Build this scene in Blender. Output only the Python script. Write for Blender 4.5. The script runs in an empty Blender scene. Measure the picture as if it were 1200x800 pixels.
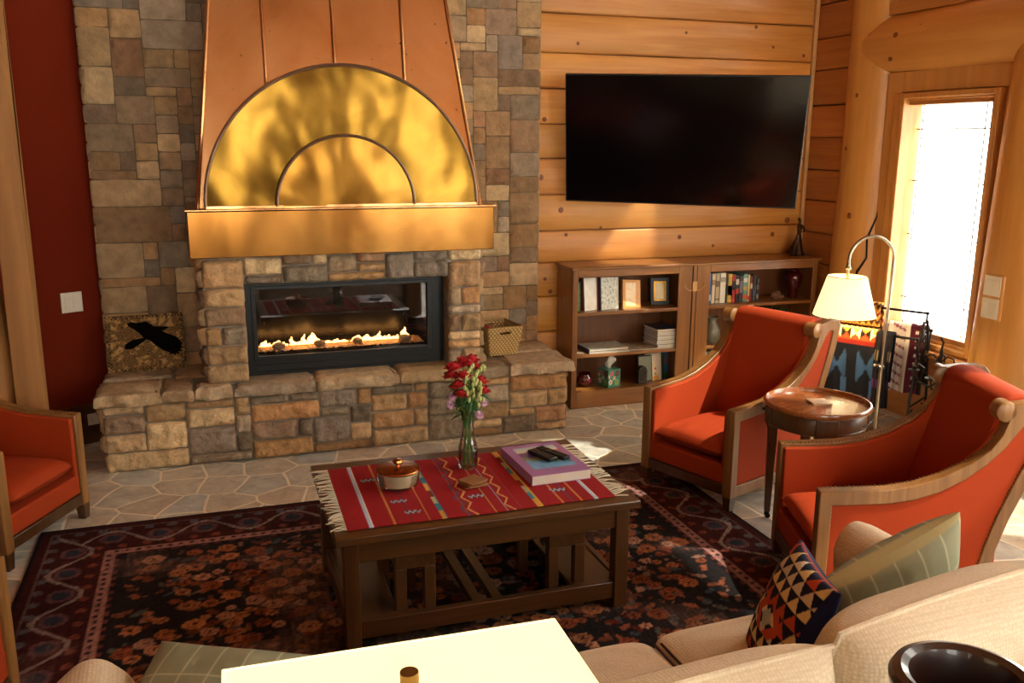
import bpy, bmesh, math, random
import numpy as np
from mathutils import Vector, Matrix, noise
R = math.radians
SC = bpy.context.scene
COL = SC.collection
rnd = random.Random(7)

# ------------------------------------------------------------------ camera
F = 1060.0
CAMH = 1.8
yaw, pitch, roll = R(18.6), R(12.6), R(.35)
fw = Vector((math.sin(yaw)*math.cos(pitch), math.cos(yaw)*math.cos(pitch), -math.sin(pitch)))
rt = Vector((math.cos(yaw), -math.sin(yaw), 0))
up = rt.cross(fw)
rt2 = rt*math.cos(roll) + up*math.sin(roll)
up2 = up*math.cos(roll) - rt*math.sin(roll)
cd = bpy.data.cameras.new('camera')
cam = bpy.data.objects.new('camera', cd)
COL.objects.link(cam)
cam.matrix_world = Matrix(((rt2.x, up2.x, -fw.x, 0), (rt2.y, up2.y, -fw.y, 0), (rt2.z, up2.z, -fw.z, CAMH), (0, 0, 0, 1)))
cd.sensor_width = 36
cd.lens = F/1200*36
cd.clip_start = .05
SC.camera = cam

# ------------------------------------------------------------------ light and exposure
SC.view_settings.view_transform = 'Standard'
SC.view_settings.look = 'None'
SC.view_settings.gamma = 1
SC.view_settings.use_curve_mapping = False
SC.view_settings.exposure = 0.6
SKY_STRENGTH = 8.0
SUN_STRENGTH = 22.0
w = bpy.data.worlds.new('sky')
SC.world = w
w.use_nodes = True
w.node_tree.nodes['Background'].inputs[0].default_value = (1.0, .97, .89, 1)
w.node_tree.nodes['Background'].inputs[1].default_value = SKY_STRENGTH
sd = bpy.data.lights.new('sun', 'SUN')
sd.energy = SUN_STRENGTH
sd.angle = R(1.2)
sd.color = (1, .93, .8)
sun = bpy.data.objects.new('sun', sd)
COL.objects.link(sun)
sun.location = (9, 0, 7)
sun.rotation_euler = Vector((-.55, .35, -.76)).to_track_quat('-Z', 'Y').to_euler()

def portal(cx, cy, cz, w_, h_, d):
    """daylight portal filling one real window opening"""
    l = bpy.data.lights.new('window_daylight', 'AREA')
    l.shape = 'RECTANGLE'
    l.size = w_
    l.size_y = h_
    l.cycles.is_portal = True
    o = bpy.data.objects.new('window_daylight', l)
    COL.objects.link(o)
    o.location = (cx, cy, cz)
    o.rotation_euler = Vector(d).to_track_quat('-Z', 'Z' if abs(d[2]) < .5 else 'Y').to_euler()
    return o

WX = 4.35           # inner face of the window wall
RW = [(4.24, 4.97, .60, 2.03), (2.35, 3.45, .55, 2.05), (.4, 1.9, .55, 2.05), (-1.9, -.3, .55, 2.05),
      (4.15, 5.0, 2.70, 3.65), (2.35, 3.45, 2.70, 3.6), (.4, 1.9, 2.70, 3.6), (-1.9, -.3, 2.70, 3.6)]
BW = [(-3.7, -2.9, .5, 3.3), (-.7, .9, .8, 3.3), (2.3, 3.8, .5, 3.5)]
for y0, y1, z0, z1 in RW:
    portal(WX+.16, (y0+y1)/2, (z0+z1)/2, (y1-y0), (z1-z0), (-1, 0, 0))
BY = -3.0
for x0, x1, z0, z1 in BW:
    portal((x0+x1)/2, BY-.31, (z0+z1)/2, (x1-x0), (z1-z0), (0, 1, 0))

# ------------------------------------------------------------------ colour / materials
def lin(c):
    return c/12.92 if c <= .04045 else ((c+.055)/1.055)**2.4
def rgb(h):
    if isinstance(h, str):
        return tuple(lin(int(h[i:i+2], 16)/255) for i in (0, 2, 4)) + (1.0,)
    return tuple(h[:3]) + (1.0,)

def newmat(name):
    m = bpy.data.materials.new(name)
    m.use_nodes = True
    nt = m.node_tree
    return m, nt, nt.nodes['Principled BSDF']
def node(nt, t, **k):
    n = nt.nodes.new(t)
    for a, b in k.items():
        if isinstance(b, (int, float, tuple, list)) and a in n.inputs and not hasattr(n, a):
            n.inputs[a].default_value = b
        else:
            setattr(n, a, b)
    return n
def coords(nt, scale=(1, 1, 1), loc=(0, 0, 0), rot=(0, 0, 0)):
    tc = nt.nodes.new('ShaderNodeTexCoord')
    mp = nt.nodes.new('ShaderNodeMapping')
    mp.inputs['Scale'].default_value = scale
    mp.inputs['Location'].default_value = loc
    mp.inputs['Rotation'].default_value = rot
    nt.links.new(tc.outputs['Object'], mp.inputs['Vector'])
    return mp.outputs[0]
def noise_n(nt, vec, scale, detail=3, rough=.55, dist=0):
    n = nt.nodes.new('ShaderNodeTexNoise')
    n.inputs['Scale'].default_value = scale
    n.inputs['Detail'].default_value = detail
    n.inputs['Roughness'].default_value = rough
    n.inputs['Distortion'].default_value = dist
    nt.links.new(vec, n.inputs['Vector'])
    return n.outputs['Fac']
def ramp(nt, fac, stops):
    r = nt.nodes.new('ShaderNodeValToRGB')
    el = r.color_ramp.elements
    while len(el) < len(stops):
        el.new(.5)
    for e, (p, c) in zip(el, stops):
        e.position = p
        e.color = rgb(c) if isinstance(c, str) else (c if len(c) == 4 else tuple(c)+(1,))
    nt.links.new(fac, r.inputs[0])
    return r.outputs[0]
def mix(nt, a, b, fac, mode='MIX'):
    m = nt.nodes.new('ShaderNodeMix')
    m.data_type = 'RGBA'
    m.blend_type = mode
    for s, v in ((m.inputs[0], fac), (m.inputs[6], a), (m.inputs[7], b)):
        if isinstance(v, (int, float)):
            s.default_value = v
        elif isinstance(v, tuple):
            s.default_value = v
        else:
            nt.links.new(v, s)
    return m.outputs[2]
def bump(nt, bs, h, strength=.3, dist=.01):
    b = nt.nodes.new('ShaderNodeBump')
    b.inputs['Strength'].default_value = strength
    b.inputs['Distance'].default_value = dist
    nt.links.new(h, b.inputs['Height'])
    nt.links.new(b.outputs[0], bs.inputs['Normal'])

def plain(name, c, rough=.5, metal=0, spec=.5, bumpscale=0, bstr=.2, emit=None, estr=0, coat=0, var=.12):
    m, nt, bs = newmat(name)
    col = rgb(c)
    v = coords(nt)
    n = noise_n(nt, v, 9, 2)
    dark = tuple(x*(1-var*2) for x in col[:3]) + (1,)
    nt.links.new(mix(nt, dark, col, n), bs.inputs['Base Color'])
    bs.inputs['Roughness'].default_value = rough
    bs.inputs['Metallic'].default_value = metal
    bs.inputs['Specular IOR Level'].default_value = spec
    bs.inputs['Coat Weight'].default_value = coat
    if bumpscale:
        bump(nt, bs, noise_n(nt, v, bumpscale, 3), bstr, .004)
    if emit:
        bs.inputs['Emission Color'].default_value = rgb(emit)
        bs.inputs['Emission Strength'].default_value = estr
    return m

def wood(name, c_dark, c_light, axis=0, rough=.35, fine=28, tint=False, spec=.5, coat=0, knots=False):
    m, nt, bs = newmat(name)
    s = [fine, fine, fine]
    s[axis] = fine*.06
    v = coords(nt, tuple(s))
    n1 = noise_n(nt, v, 1, 4, .6, .6)
    s2 = [7, 7, 7]
    s2[axis] = .8
    n2 = noise_n(nt, coords(nt, tuple(s2)), 1, 2, .5, 1.0)
    base = ramp(nt, n1, [(.28, c_dark), (.72, c_light)])
    dk = tuple(x*.62 for x in rgb(c_dark)[:3]) + (1,)
    base = mix(nt, base, mix(nt, dk, base, n2), .55)
    if knots:
        vo = nt.nodes.new('ShaderNodeTexVoronoi')
        vo.inputs['Scale'].default_value = 1
        sk = [2.6, 2.6, 2.6]
        sk[axis] = 1.5
        nt.links.new(coords(nt, tuple(sk), (.3, .2, .17)), vo.inputs['Vector'])
        kf = ramp(nt, vo.outputs['Distance'], [(.035, (1, 1, 1)), (.075, (0, 0, 0))])
        base = mix(nt, base, rgb('4a2408'), kf)
    if tint:
        a = nt.nodes.new('ShaderNodeAttribute')
        a.attribute_name = 'Col'
        base = mix(nt, base, a.outputs['Color'], 1.0, 'MULTIPLY')
    nt.links.new(base, bs.inputs['Base Color'])
    bs.inputs['Roughness'].default_value = rough
    bs.inputs['Specular IOR Level'].default_value = spec
    bs.inputs['Coat Weight'].default_value = coat
    bs.inputs['Coat Roughness'].default_value = .2
    bump(nt, bs, n1, .12, .003)
    return m

def painted(name, rough=.7, bumpscale=0, bstr=.3, metal=0, bdist=.004, spec=.25, var=0, varscale=18, coat=0):
    """base colour comes from the mesh's own pattern attribute"""
    m, nt, bs = newmat(name)
    a = nt.nodes.new('ShaderNodeAttribute')
    a.attribute_name = 'Col'
    c = a.outputs['Color']
    v = coords(nt)
    if var:
        n = ramp(nt, noise_n(nt, v, varscale, 5, .65), [(.3, (1-var, 1-var, 1-var)), (.7, (1+var*.3, 1+var*.25, 1+var*.2))])
        c = mix(nt, c, n, 1.0, 'MULTIPLY')
    nt.links.new(c, bs.inputs['Base Color'])
    bs.inputs['Roughness'].default_value = rough
    bs.inputs['Metallic'].default_value = metal
    bs.inputs['Specular IOR Level'].default_value = spec
    bs.inputs['Coat Weight'].default_value = coat
    if bumpscale:
        bump(nt, bs, noise_n(nt, v, bumpscale, 5, .65), bstr, bdist)
    return m

def fabric(name, c, weave=380, strength=.35, sheen=.3, rough=.85, var=.1):
    m, nt, bs = newmat(name)
    v = coords(nt)
    col = rgb(c)
    n = noise_n(nt, v, 5, 3)
    dk = tuple(x*(1-2*var) for x in col[:3]) + (1,)
    nt.links.new(mix(nt, dk, col, n), bs.inputs['Base Color'])
    bs.inputs['Roughness'].default_value = rough
    bs.inputs['Sheen Weight'].default_value = sheen
    bs.inputs['Specular IOR Level'].default_value = .25
    bump(nt, bs, noise_n(nt, v, weave, 2), strength, .002)
    return m

def metalmat(name, c1, c2, rough=.25, scale=3, wav=.25, stain=.35, spots=False):
    m, nt, bs = newmat(name)
    v = coords(nt)
    n = noise_n(nt, v, scale, 4, .6, .8)
    base = ramp(nt, n, [(.3, c1), (.7, c2)])
    if spots:
        vo = nt.nodes.new('ShaderNodeTexNoise')
        vo.inputs['Scale'].default_value = 32
        vo.inputs['Detail'].default_value = 1
        nt.links.new(v, vo.inputs['Vector'])
        sp = ramp(nt, vo.outputs['Fac'], [(.76, (0, 0, 0)), (.80, (1, 1, 1))])
        base = mix(nt, base, rgb('3a1c0c'), sp)
    nt.links.new(base, bs.inputs['Base Color'])
    bs.inputs['Metallic'].default_value = 1
    rr = nt.nodes.new('ShaderNodeMapRange')
    rr.inputs['To Min'].default_value = rough*.7
    rr.inputs['To Max'].default_value = rough*1.4
    nt.links.new(n, rr.inputs['Value'])
    nt.links.new(rr.outputs[0], bs.inputs['Roughness'])
    bump(nt, bs, noise_n(nt, coords(nt, (2.2, 2.2, .7)), 1.6, 1, .4, .3), wav, .05)
    return m

def glassy(name, tint=(1, 1, 1, 1), refl=.08, rough=.02, fres=True):
    m, nt, bs = newmat(name)
    nt.nodes.remove(bs)
    out = nt.nodes['Material Output']
    t = nt.nodes.new('ShaderNodeBsdfTransparent')
    t.inputs[0].default_value = tint
    g = nt.nodes.new('ShaderNodeBsdfGlossy')
    g.inputs['Roughness'].default_value = rough
    mx = nt.nodes.new('ShaderNodeMixShader')
    if fres:
        f = nt.nodes.new('ShaderNodeLayerWeight')
        f.inputs[0].default_value = .25
        mr = nt.nodes.new('ShaderNodeMapRange')
        mr.inputs['To Min'].default_value = refl
        mr.inputs['To Max'].default_value = .75
        nt.links.new(f.outputs['Fresnel'], mr.inputs['Value'])
        nt.links.new(mr.outputs[0], mx.inputs[0])
    else:
        mx.inputs[0].default_value = refl
    nt.links.new(t.outputs[0], mx.inputs[1])
    nt.links.new(g.outputs[0], mx.inputs[2])
    nt.links.new(mx.outputs[0], out.inputs[0])
    return m

M = {}
M['stone'] = painted('rough_stone', .85, 30, 1.0, bdist=.02, var=.36, varscale=22)
M['stone_flat'] = painted('split_stone', .85, 36, .8, bdist=.012, var=.36, varscale=14)
M['mortar'] = plain('mortar', '8f8473', .95, bumpscale=60, bstr=.5)
M['mortar_dark'] = plain('mortar_dark', '6a5a44', .95, bumpscale=60, bstr=.5)
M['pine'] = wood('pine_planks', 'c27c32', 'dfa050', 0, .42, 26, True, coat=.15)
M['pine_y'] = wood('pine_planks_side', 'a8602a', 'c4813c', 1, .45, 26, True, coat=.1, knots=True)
M['log_z'] = wood('peeled_log_upright', 'c8883c', 'dca254', 2, .45, 16, coat=.1)
M['log_y'] = wood('peeled_log_beam', 'cc8a40', 'dea45a', 1, .45, 16, coat=.1, knots=True)
M['casing'] = wood('window_casing', 'b67636', 'cc904c', 1, .4, 22, coat=.2)
M['casing_z'] = wood('window_jamb', 'c88a44', 'dca45c', 2, .4, 22, coat=.2)
M['post'] = wood('rough_post', '8a5a28', 'a8743a', 2, .7, 18)
M['walnut_x'] = wood('brown_wood_x', '42260f', '62401f', 0, .32, 24, coat=.2)
M['walnut_y'] = wood('brown_wood_y', '42260f', '62401f', 1, .32, 24, coat=.2)
M['walnut_z'] = wood('brown_wood_z', '42260f', '62401f', 2, .32, 24, coat=.2)
M['case_x'] = wood('bookcase_wood_x', '7a4a20', 'a06c34', 0, .32, 30, coat=.2)
M['case_z'] = wood('bookcase_wood_z', '74461e', '9a6630', 2, .32, 30, coat=.2)
M['case_back'] = wood('bookcase_back', '5e3416', '7d4a22', 2, .4, 22, coat=.1)
M['inlay'] = plain('inlay_light', 'c8965a', .35)
M['black_line'] = plain('dark_groove', '1a110a', .6)
M['chairwood'] = wood('chair_wood', '744a20', '9c6e3a', 2, .38, 30, coat=.15)
M['chairdark'] = wood('chair_wood_dark', '3c2210', '5c3a1c', 2, .3, 30, coat=.3)
M['orange'] = fabric('rust_orange_velvet', '9c3408', 260, .12, .0, .8, .03)
M['nail'] = plain('brass_nail', '6b5230', .35, .9)
def chenille():
    m, nt, bs = newmat('cream_chenille')
    v = coords(nt)
    vo = nt.nodes.new('ShaderNodeTexVoronoi')
    vo.inputs['Scale'].default_value = 115
    vo.inputs['Randomness'].default_value = .35
    nt.links.new(v, vo.inputs['Vector'])
    c = ramp(nt, vo.outputs['Distance'], [(.15, 'dccdb4'), (.7, 'cdbb9e')])
    nt.links.new(c, bs.inputs['Base Color'])
    bs.inputs['Roughness'].default_value = .95
    bs.inputs['Specular IOR Level'].default_value = .15
    inv = nt.nodes.new('ShaderNodeMath')
    inv.operation = 'SUBTRACT'
    inv.inputs[0].default_value = 1
    nt.links.new(vo.outputs['Distance'], inv.inputs[1])
    bump(nt, bs, inv.outputs[0], .5, .003)
    return m
M['sofa'] = chenille()
M['pipe'] = plain('dark_piping', '4b3326', .8)
M['red_wall'] = plain('red_paint', '6c1f08', .85, spec=.12, var=.04, bumpscale=90, bstr=.08)
M['ceiling'] = wood('ceiling_wood', 'a86a30', 'c58a4a', 1, .6, 10)
M['room_wall'] = wood('room_wall_wood', '9c5c26', 'b87c3c', 0, .6, 10)
M['white'] = plain('white_plastic', 'd8cfba', .4, var=.02)
M['black'] = plain('black_metal', '0d0d0e', .4, var=.1)
M['black_gloss'] = plain('screen_black', '040405', .14, spec=.6, var=.0)
M['iron'] = plain('wrought_iron', '1c1611', .5, .6, bumpscale=60)
M['steel'] = plain('brushed_nickel', 'a89c88', .28, 1)
M['brass'] = plain('brass', 'b48a3e', .25, 1)
M['bronze'] = plain('bronze', '4a3320', .38, .85, bumpscale=80)
M['copper'] = metalmat('copper_sheet', 'c28c56', 'dcac7a', .20, 2.2, .35, spots=True)
M['brass_sheet'] = metalmat('brassy_sheet', '644818', '8c6a2c', .20, 1.8, .22)
M['seam'] = plain('dull_seam', '8a6a54', .4, .8, bumpscale=120)
M['glass'] = glassy('clear_glass', (.97, .98, .97, 1), .05)
M['pane'] = glassy('window_glass', (.98, .98, .96, 1), .04)
M['fire_glass'] = glassy('fireplace_glass', (.8, .8, .8, 1), .10, .015)
M['water'] = glassy('water', (.86, .9, .84, 1), .06)
M['wax'] = plain('cream_wax', 'd8c8a4', .5)
M['leaf'] = plain('leaf_green', '2f5a28', .5)
M['stem'] = plain('stem_green', '5a7a34', .5)
M['petal_red'] = plain('red_petals', 'b30f14', .6)
M['petal_pink'] = plain('pink_petals', 'd8a8c4', .6)
M['bud'] = plain('pale_green_buds', 'b5bd70', .6)
M['paper'] = plain('paper_edge', 'd9d2c2', .8, bumpscale=300)
M['paint'] = painted('printed_cover', .35, spec=.5)
M['cloth'] = painted('woven_cloth', .95, 420, .35, bdist=.002)
M['rug'] = painted('rug_pile', 1.0, 240, .6, bdist=.004, spec=.1)
M['maroon_glaze'] = plain('maroon_glaze', '4a0c12', .12, coat=.5)
M['grey_pot'] = plain('grey_glaze', '6a6556', .35, bumpscale=30, bstr=.5)
M['ember'] = plain('fire_glass_media', '8a6a48', .3, bumpscale=120, bstr=1)
M['flame'] = plain('flame', 'ff9a30', .5, emit='ffb860', estr=9)
M['rock'] = plain('fire_rock', 'a08c70', .8, bumpscale=60)
M['shade'] = plain('lamp_shade', 'fff0c8', .8, emit='ffe2a0', estr=.95)
M['snow'] = plain('snow', 'e8ecf0', .9)

# ------------------------------------------------------------------ mesh builder
class MB:
    def __init__(s, mtx=None):
        s.v, s.f, s.c, s.M, s.col = [], [], [], mtx, (1, 1, 1)
    def av(s, p):
        p = Vector(p)
        if s.M is not None:
            p = s.M @ p
        s.v.append(p)
        s.c.append(s.col)
        return len(s.v)-1
    def box(s, x0, x1, y0, y1, z0, z1):
        i = [s.av(p) for p in ((x0, y0, z0), (x1, y0, z0), (x1, y1, z0), (x0, y1, z0), (x0, y0, z1), (x1, y0, z1), (x1, y1, z1), (x0, y1, z1))]
        for q in ((0, 3, 2, 1), (4, 5, 6, 7), (0, 1, 5, 4), (1, 2, 6, 5), (2, 3, 7, 6), (3, 0, 4, 7)):
            s.f.append([i[k] for k in q])
        return s
    def taper(s, x0, x1, y0, y1, z0, z1, dx=0, dy=0):
        """box whose bottom is smaller by dx, dy per side"""
        i = [s.av(p) for p in ((x0+dx, y0+dy, z0), (x1-dx, y0+dy, z0), (x1-dx, y1-dy, z0), (x0+dx, y1-dy, z0), (x0, y0, z1), (x1, y0, z1), (x1, y1, z1), (x0, y1, z1))]
        for q in ((0, 3, 2, 1), (4, 5, 6, 7), (0, 1, 5, 4), (1, 2, 6, 5), (2, 3, 7, 6), (3, 0, 4, 7)):
            s.f.append([i[k] for k in q])
        return s
    def tube(s, pts, r, n=8, closed=False):
        pts = [Vector(p) for p in pts]
        L = len(pts)
        rs = r if isinstance(r, (list, tuple)) else [r]*L
        rings = []
        prev = None
        for k, p in enumerate(pts):
            if closed:
                t = pts[(k+1) % L]-pts[k-1]
            else:
                t = pts[min(k+1, L-1)]-pts[max(k-1, 0)]
            t.normalize()
            a = prev if prev is not None else (Vector((0, 0, 1)) if abs(t.z) < .9 else Vector((1, 0, 0)))
            a = (a-t*a.dot(t)).normalized()
            prev = a
            b = t.cross(a)
            rings.append([s.av(p+(a*math.cos(2*math.pi*j/n)+b*math.sin(2*math.pi*j/n))*rs[k]) for j in range(n)])
        for k in range(L if closed else L-1):
            A, B = rings[k], rings[(k+1) % L]
            for j in range(n):
                s.f.append([A[j], A[(j+1) % n], B[(j+1) % n], B[j]])
        if not closed:
            s.f.append(rings[0][::-1])
            s.f.append(rings[-1])
        return s
    def lathe(s, prof, c=(0, 0, 0), n=24, axis='z', cap=True):
        rings = []
        for r, z in prof:
            ring = []
            for j in range(n):
                a = 2*math.pi*j/n
                u, v_ = r*math.cos(a), r*math.sin(a)
                p = (c[0]+u, c[1]+v_, c[2]+z) if axis == 'z' else ((c[0]+z, c[1]+u, c[2]+v_) if axis == 'x' else (c[0]+v_, c[1]+z, c[2]+u))
                ring.append(s.av(p))
            rings.append(ring)
        for A, B in zip(rings, rings[1:]):
            for j in range(n):
                s.f.append([A[j], A[(j+1) % n], B[(j+1) % n], B[j]])
        if cap:
            s.f.append(rings[0][::-1])
            s.f.append(rings[-1])
        return s
    def prism(s, poly, axis, a, b):
        """2D polygon extruded along axis from a to b; axis 'x': poly=(y,z); 'y': (x,z); 'z': (x,y)"""
        def P(q, t):
            return {'x': (t, q[0], q[1]), 'y': (q[0], t, q[1]), 'z': (q[0], q[1], t)}[axis]
        A = [s.av(P(q, a)) for q in poly]
        B = [s.av(P(q, b)) for q in poly]
        n = len(poly)
        s.f.append(A[::-1])
        s.f.append(B)
        for j in range(n):
            s.f.append([A[j], A[(j+1) % n], B[(j+1) % n], B[j]])
        return s
    def ring(s, outer, inner, axis, a, b):
        def P(q, t):
            return {'x': (t, q[0], q[1]), 'y': (q[0], t, q[1]), 'z': (q[0], q[1], t)}[axis]
        n = len(outer)
        O1 = [s.av(P(q, a)) for q in outer]
        O2 = [s.av(P(q, b)) for q in outer]
        I1 = [s.av(P(q, a)) for q in inner]
        I2 = [s.av(P(q, b)) for q in inner]
        for j in range(n):
            k = (j+1) % n
            s.f += [[O1[j], O1[k], O2[k], O2[j]], [I1[k], I1[j], I2[j], I2[k]], [O1[k], O1[j], I1[j], I1[k]], [O2[j], O2[k], I2[k], I2[j]]]
        return s
    def grid(s, fn, nu, nv, colf=None, closeu=False):
        ids = []
        for i in range(nu+1):
            row = []
            for j in range(nv+1):
                u, v_ = i/nu, j/nv
                if colf:
                    s.col = colf(u, v_)
                row.append(s.av(fn(u, v_)))
            ids.append(row)
        for i in range(nu):
            for j in range(nv):
                s.f.append([ids[i][j], ids[i+1][j], ids[i+1][j+1], ids[i][j+1]])
        return s
    def ball(s, c, r, nu=10, nv=8, jit=0, sc=(1, 1, 1)):
        c = Vector(c)
        rings = []
        for j in range(1, nv):
            th = math.pi*j/nv
            rings.append([])
            for i in range(nu):
                ph = 2*math.pi*i/nu
                q = r*(1+jit*(rnd.random()-.5))
                rings[-1].append(s.av(c+Vector((q*sc[0]*math.sin(th)*math.cos(ph), q*sc[1]*math.sin(th)*math.sin(ph), q*sc[2]*math.cos(th)))))
        t = s.av(c+Vector((0, 0, r*sc[2])))
        b = s.av(c-Vector((0, 0, r*sc[2])))
        for A, B in zip(rings, rings[1:]):
            for i in range(nu):
                s.f.append([A[i], B[i], B[(i+1) % nu], A[(i+1) % nu]])
        for i in range(nu):
            s.f.append([t, rings[0][i], rings[0][(i+1) % nu]])
            s.f.append([b, rings[-1][(i+1) % nu], rings[-1][i]])
        return s
    def build(s, name, mat, parent=None, local=False, bevel=0, smooth=True, angle=38, sub=0, solid=0, seg=2, fixn=True):
        me = bpy.data.meshes.new(name)
        off = Vector((0, 0, 0))
        o = bpy.data.objects.new(name, me)
        if parent is None:
            lo = [min(p[k] for p in s.v) for k in range(3)]
            hi = [max(p[k] for p in s.v) for k in range(3)]
            off = Vector(((lo[0]+hi[0])/2, (lo[1]+hi[1])/2, lo[2]))
            o.location = off
        elif not local:
            q = parent
            while q is not None:
                off = off + q.location
                q = q.parent
        me.from_pydata([tuple(p-off) for p in s.v], [], s.f)
        me.validate()
        if len(me.vertices) == len(s.c):
            a = me.color_attributes.new('Col', 'FLOAT_COLOR', 'POINT')
            buf = np.ones((len(s.c), 4), dtype=np.float32)
            buf[:, :3] = np.array([c[:3] for c in s.c], dtype=np.float32)
            a.data.foreach_set('color', buf.ravel())
        if fixn:
            bm = bmesh.new()
            bm.from_mesh(me)
            bmesh.ops.recalc_face_normals(bm, faces=bm.faces)
            bm.to_mesh(me)
            bm.free()
        me.materials.append(mat)
        if smooth:
            me.polygons.foreach_set('use_smooth', [True]*len(me.polygons))
            me.set_sharp_from_angle(angle=R(angle))
        COL.objects.link(o)
        o.parent = parent
        if solid:
            md = o.modifiers.new('solid', 'SOLIDIFY')
            md.thickness = solid
            md.offset = 0
        if bevel:
            md = o.modifiers.new('bevel', 'BEVEL')
            md.width = bevel
            md.segments = seg
            md.limit_method = 'ANGLE'
        if sub:
            md = o.modifiers.new('sub', 'SUBSURF')
            md.levels = sub
            md.render_levels = sub
        return o

def tag(o, label, cat, group=None, kind=None):
    o['label'] = label
    o['category'] = cat
    if group:
        o['group'] = group
    if kind:
        o['kind'] = kind
    return o
def thing(name, loc, label, cat, rz=0, group=None):
    o = bpy.data.objects.new(name, None)
    COL.objects.link(o)
    o.location = loc
    o.rotation_euler = (0, 0, rz)
    o.empty_display_size = .05
    return tag(o, label, cat, group)
def struct(o, label=None):
    o['kind'] = 'structure'
    if label:
        o['label'] = label
    return o
def kids(o):
    return [c for c in bpy.data.objects if c.parent == o]
def copy_tree(o, parent=None):
    c = o.copy()
    COL.objects.link(c)
    c.parent = parent
    for k in kids(o):
        if k is not c:
            copy_tree(k, c)
    return c
def B(x0, x1, y0, y1, z0, z1):
    return MB().box(x0, x1, y0, y1, z0, z1)
def frame_mtx(o, x, y, z):
    x, y, z = Vector(x).normalized(), Vector(y).normalized(), Vector(z).normalized()
    return Matrix(((x.x, y.x, z.x, o[0]), (x.y, y.y, z.y, o[1]), (x.z, y.z, z.z, o[2]), (0, 0, 0, 1)))

# ------------------------------------------------------------------ stonework
STONES = ['b8976c', 'ac8860', 'a4855f', '9a7c5a', 'ac9068', 'c0a27a', 'a07c54', 'b0855a', '907862', '8f806a', 'b48e60', '9e7a5a', 'c6aa80', '92765a', '82735f', 'b0926a', 'aa8c64', '9c866a', 'a8957c', '8a7c6c']
def ashlar(W, H, cell, ws, hs, seed):
    """random bonded stonework: courses avoid lining up their upright joints"""
    r = random.Random(seed)
    nx, ny = max(1, round(W/(cell*.8))), max(1, round(H/cell))
    ws = [max(2, round(w_*1.25)) for w_ in ws]
    cx, cy = W/nx, H/ny
    occ = [[0]*nx for _ in range(ny)]
    out = []
    sid = 0
    for j in range(ny):
        for i in range(nx):
            if occ[j][i]:
                continue
            wmax = 0
            while i+wmax < nx and not occ[j][i+wmax]:
                wmax += 1
            best = None
            for t in range(10):
                hh = min(r.choice(hs), ny-j)
                ww = r.choice(ws)
                if wmax-ww < 2:
                    ww = wmax if wmax <= 9 else wmax//2
                ww = min(ww, wmax)
                if hh >= 3 and ww < 4: hh = 2
                if ww <= 3 and hh < 2: hh = min(2, ny-j)
                sc = 0
                e = i+ww
                if j > 0 and 0 < e < nx and occ[j-1][e] != occ[j-1][e-1]: sc += 2
                if e < nx and wmax > ww and j+hh < ny+1:
                    pass
                if i > 0:
                    # top should not line up with the neighbour on the left
                    jj = j+hh
                    if jj < ny and occ[jj-1][i-1] and not occ[jj][i-1]: sc += 1
                sc += r.random()*.5
                if best is None or sc < best[0]:
                    best = (sc, ww, hh)
            _, ww, hh = best
            sid += 1
            for a in range(hh):
                for b in range(ww):
                    occ[j+a][i+b] = sid
            out.append((i*cx, j*cy, (i+ww)*cx, (j+hh)*cy))
    return out
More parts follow.
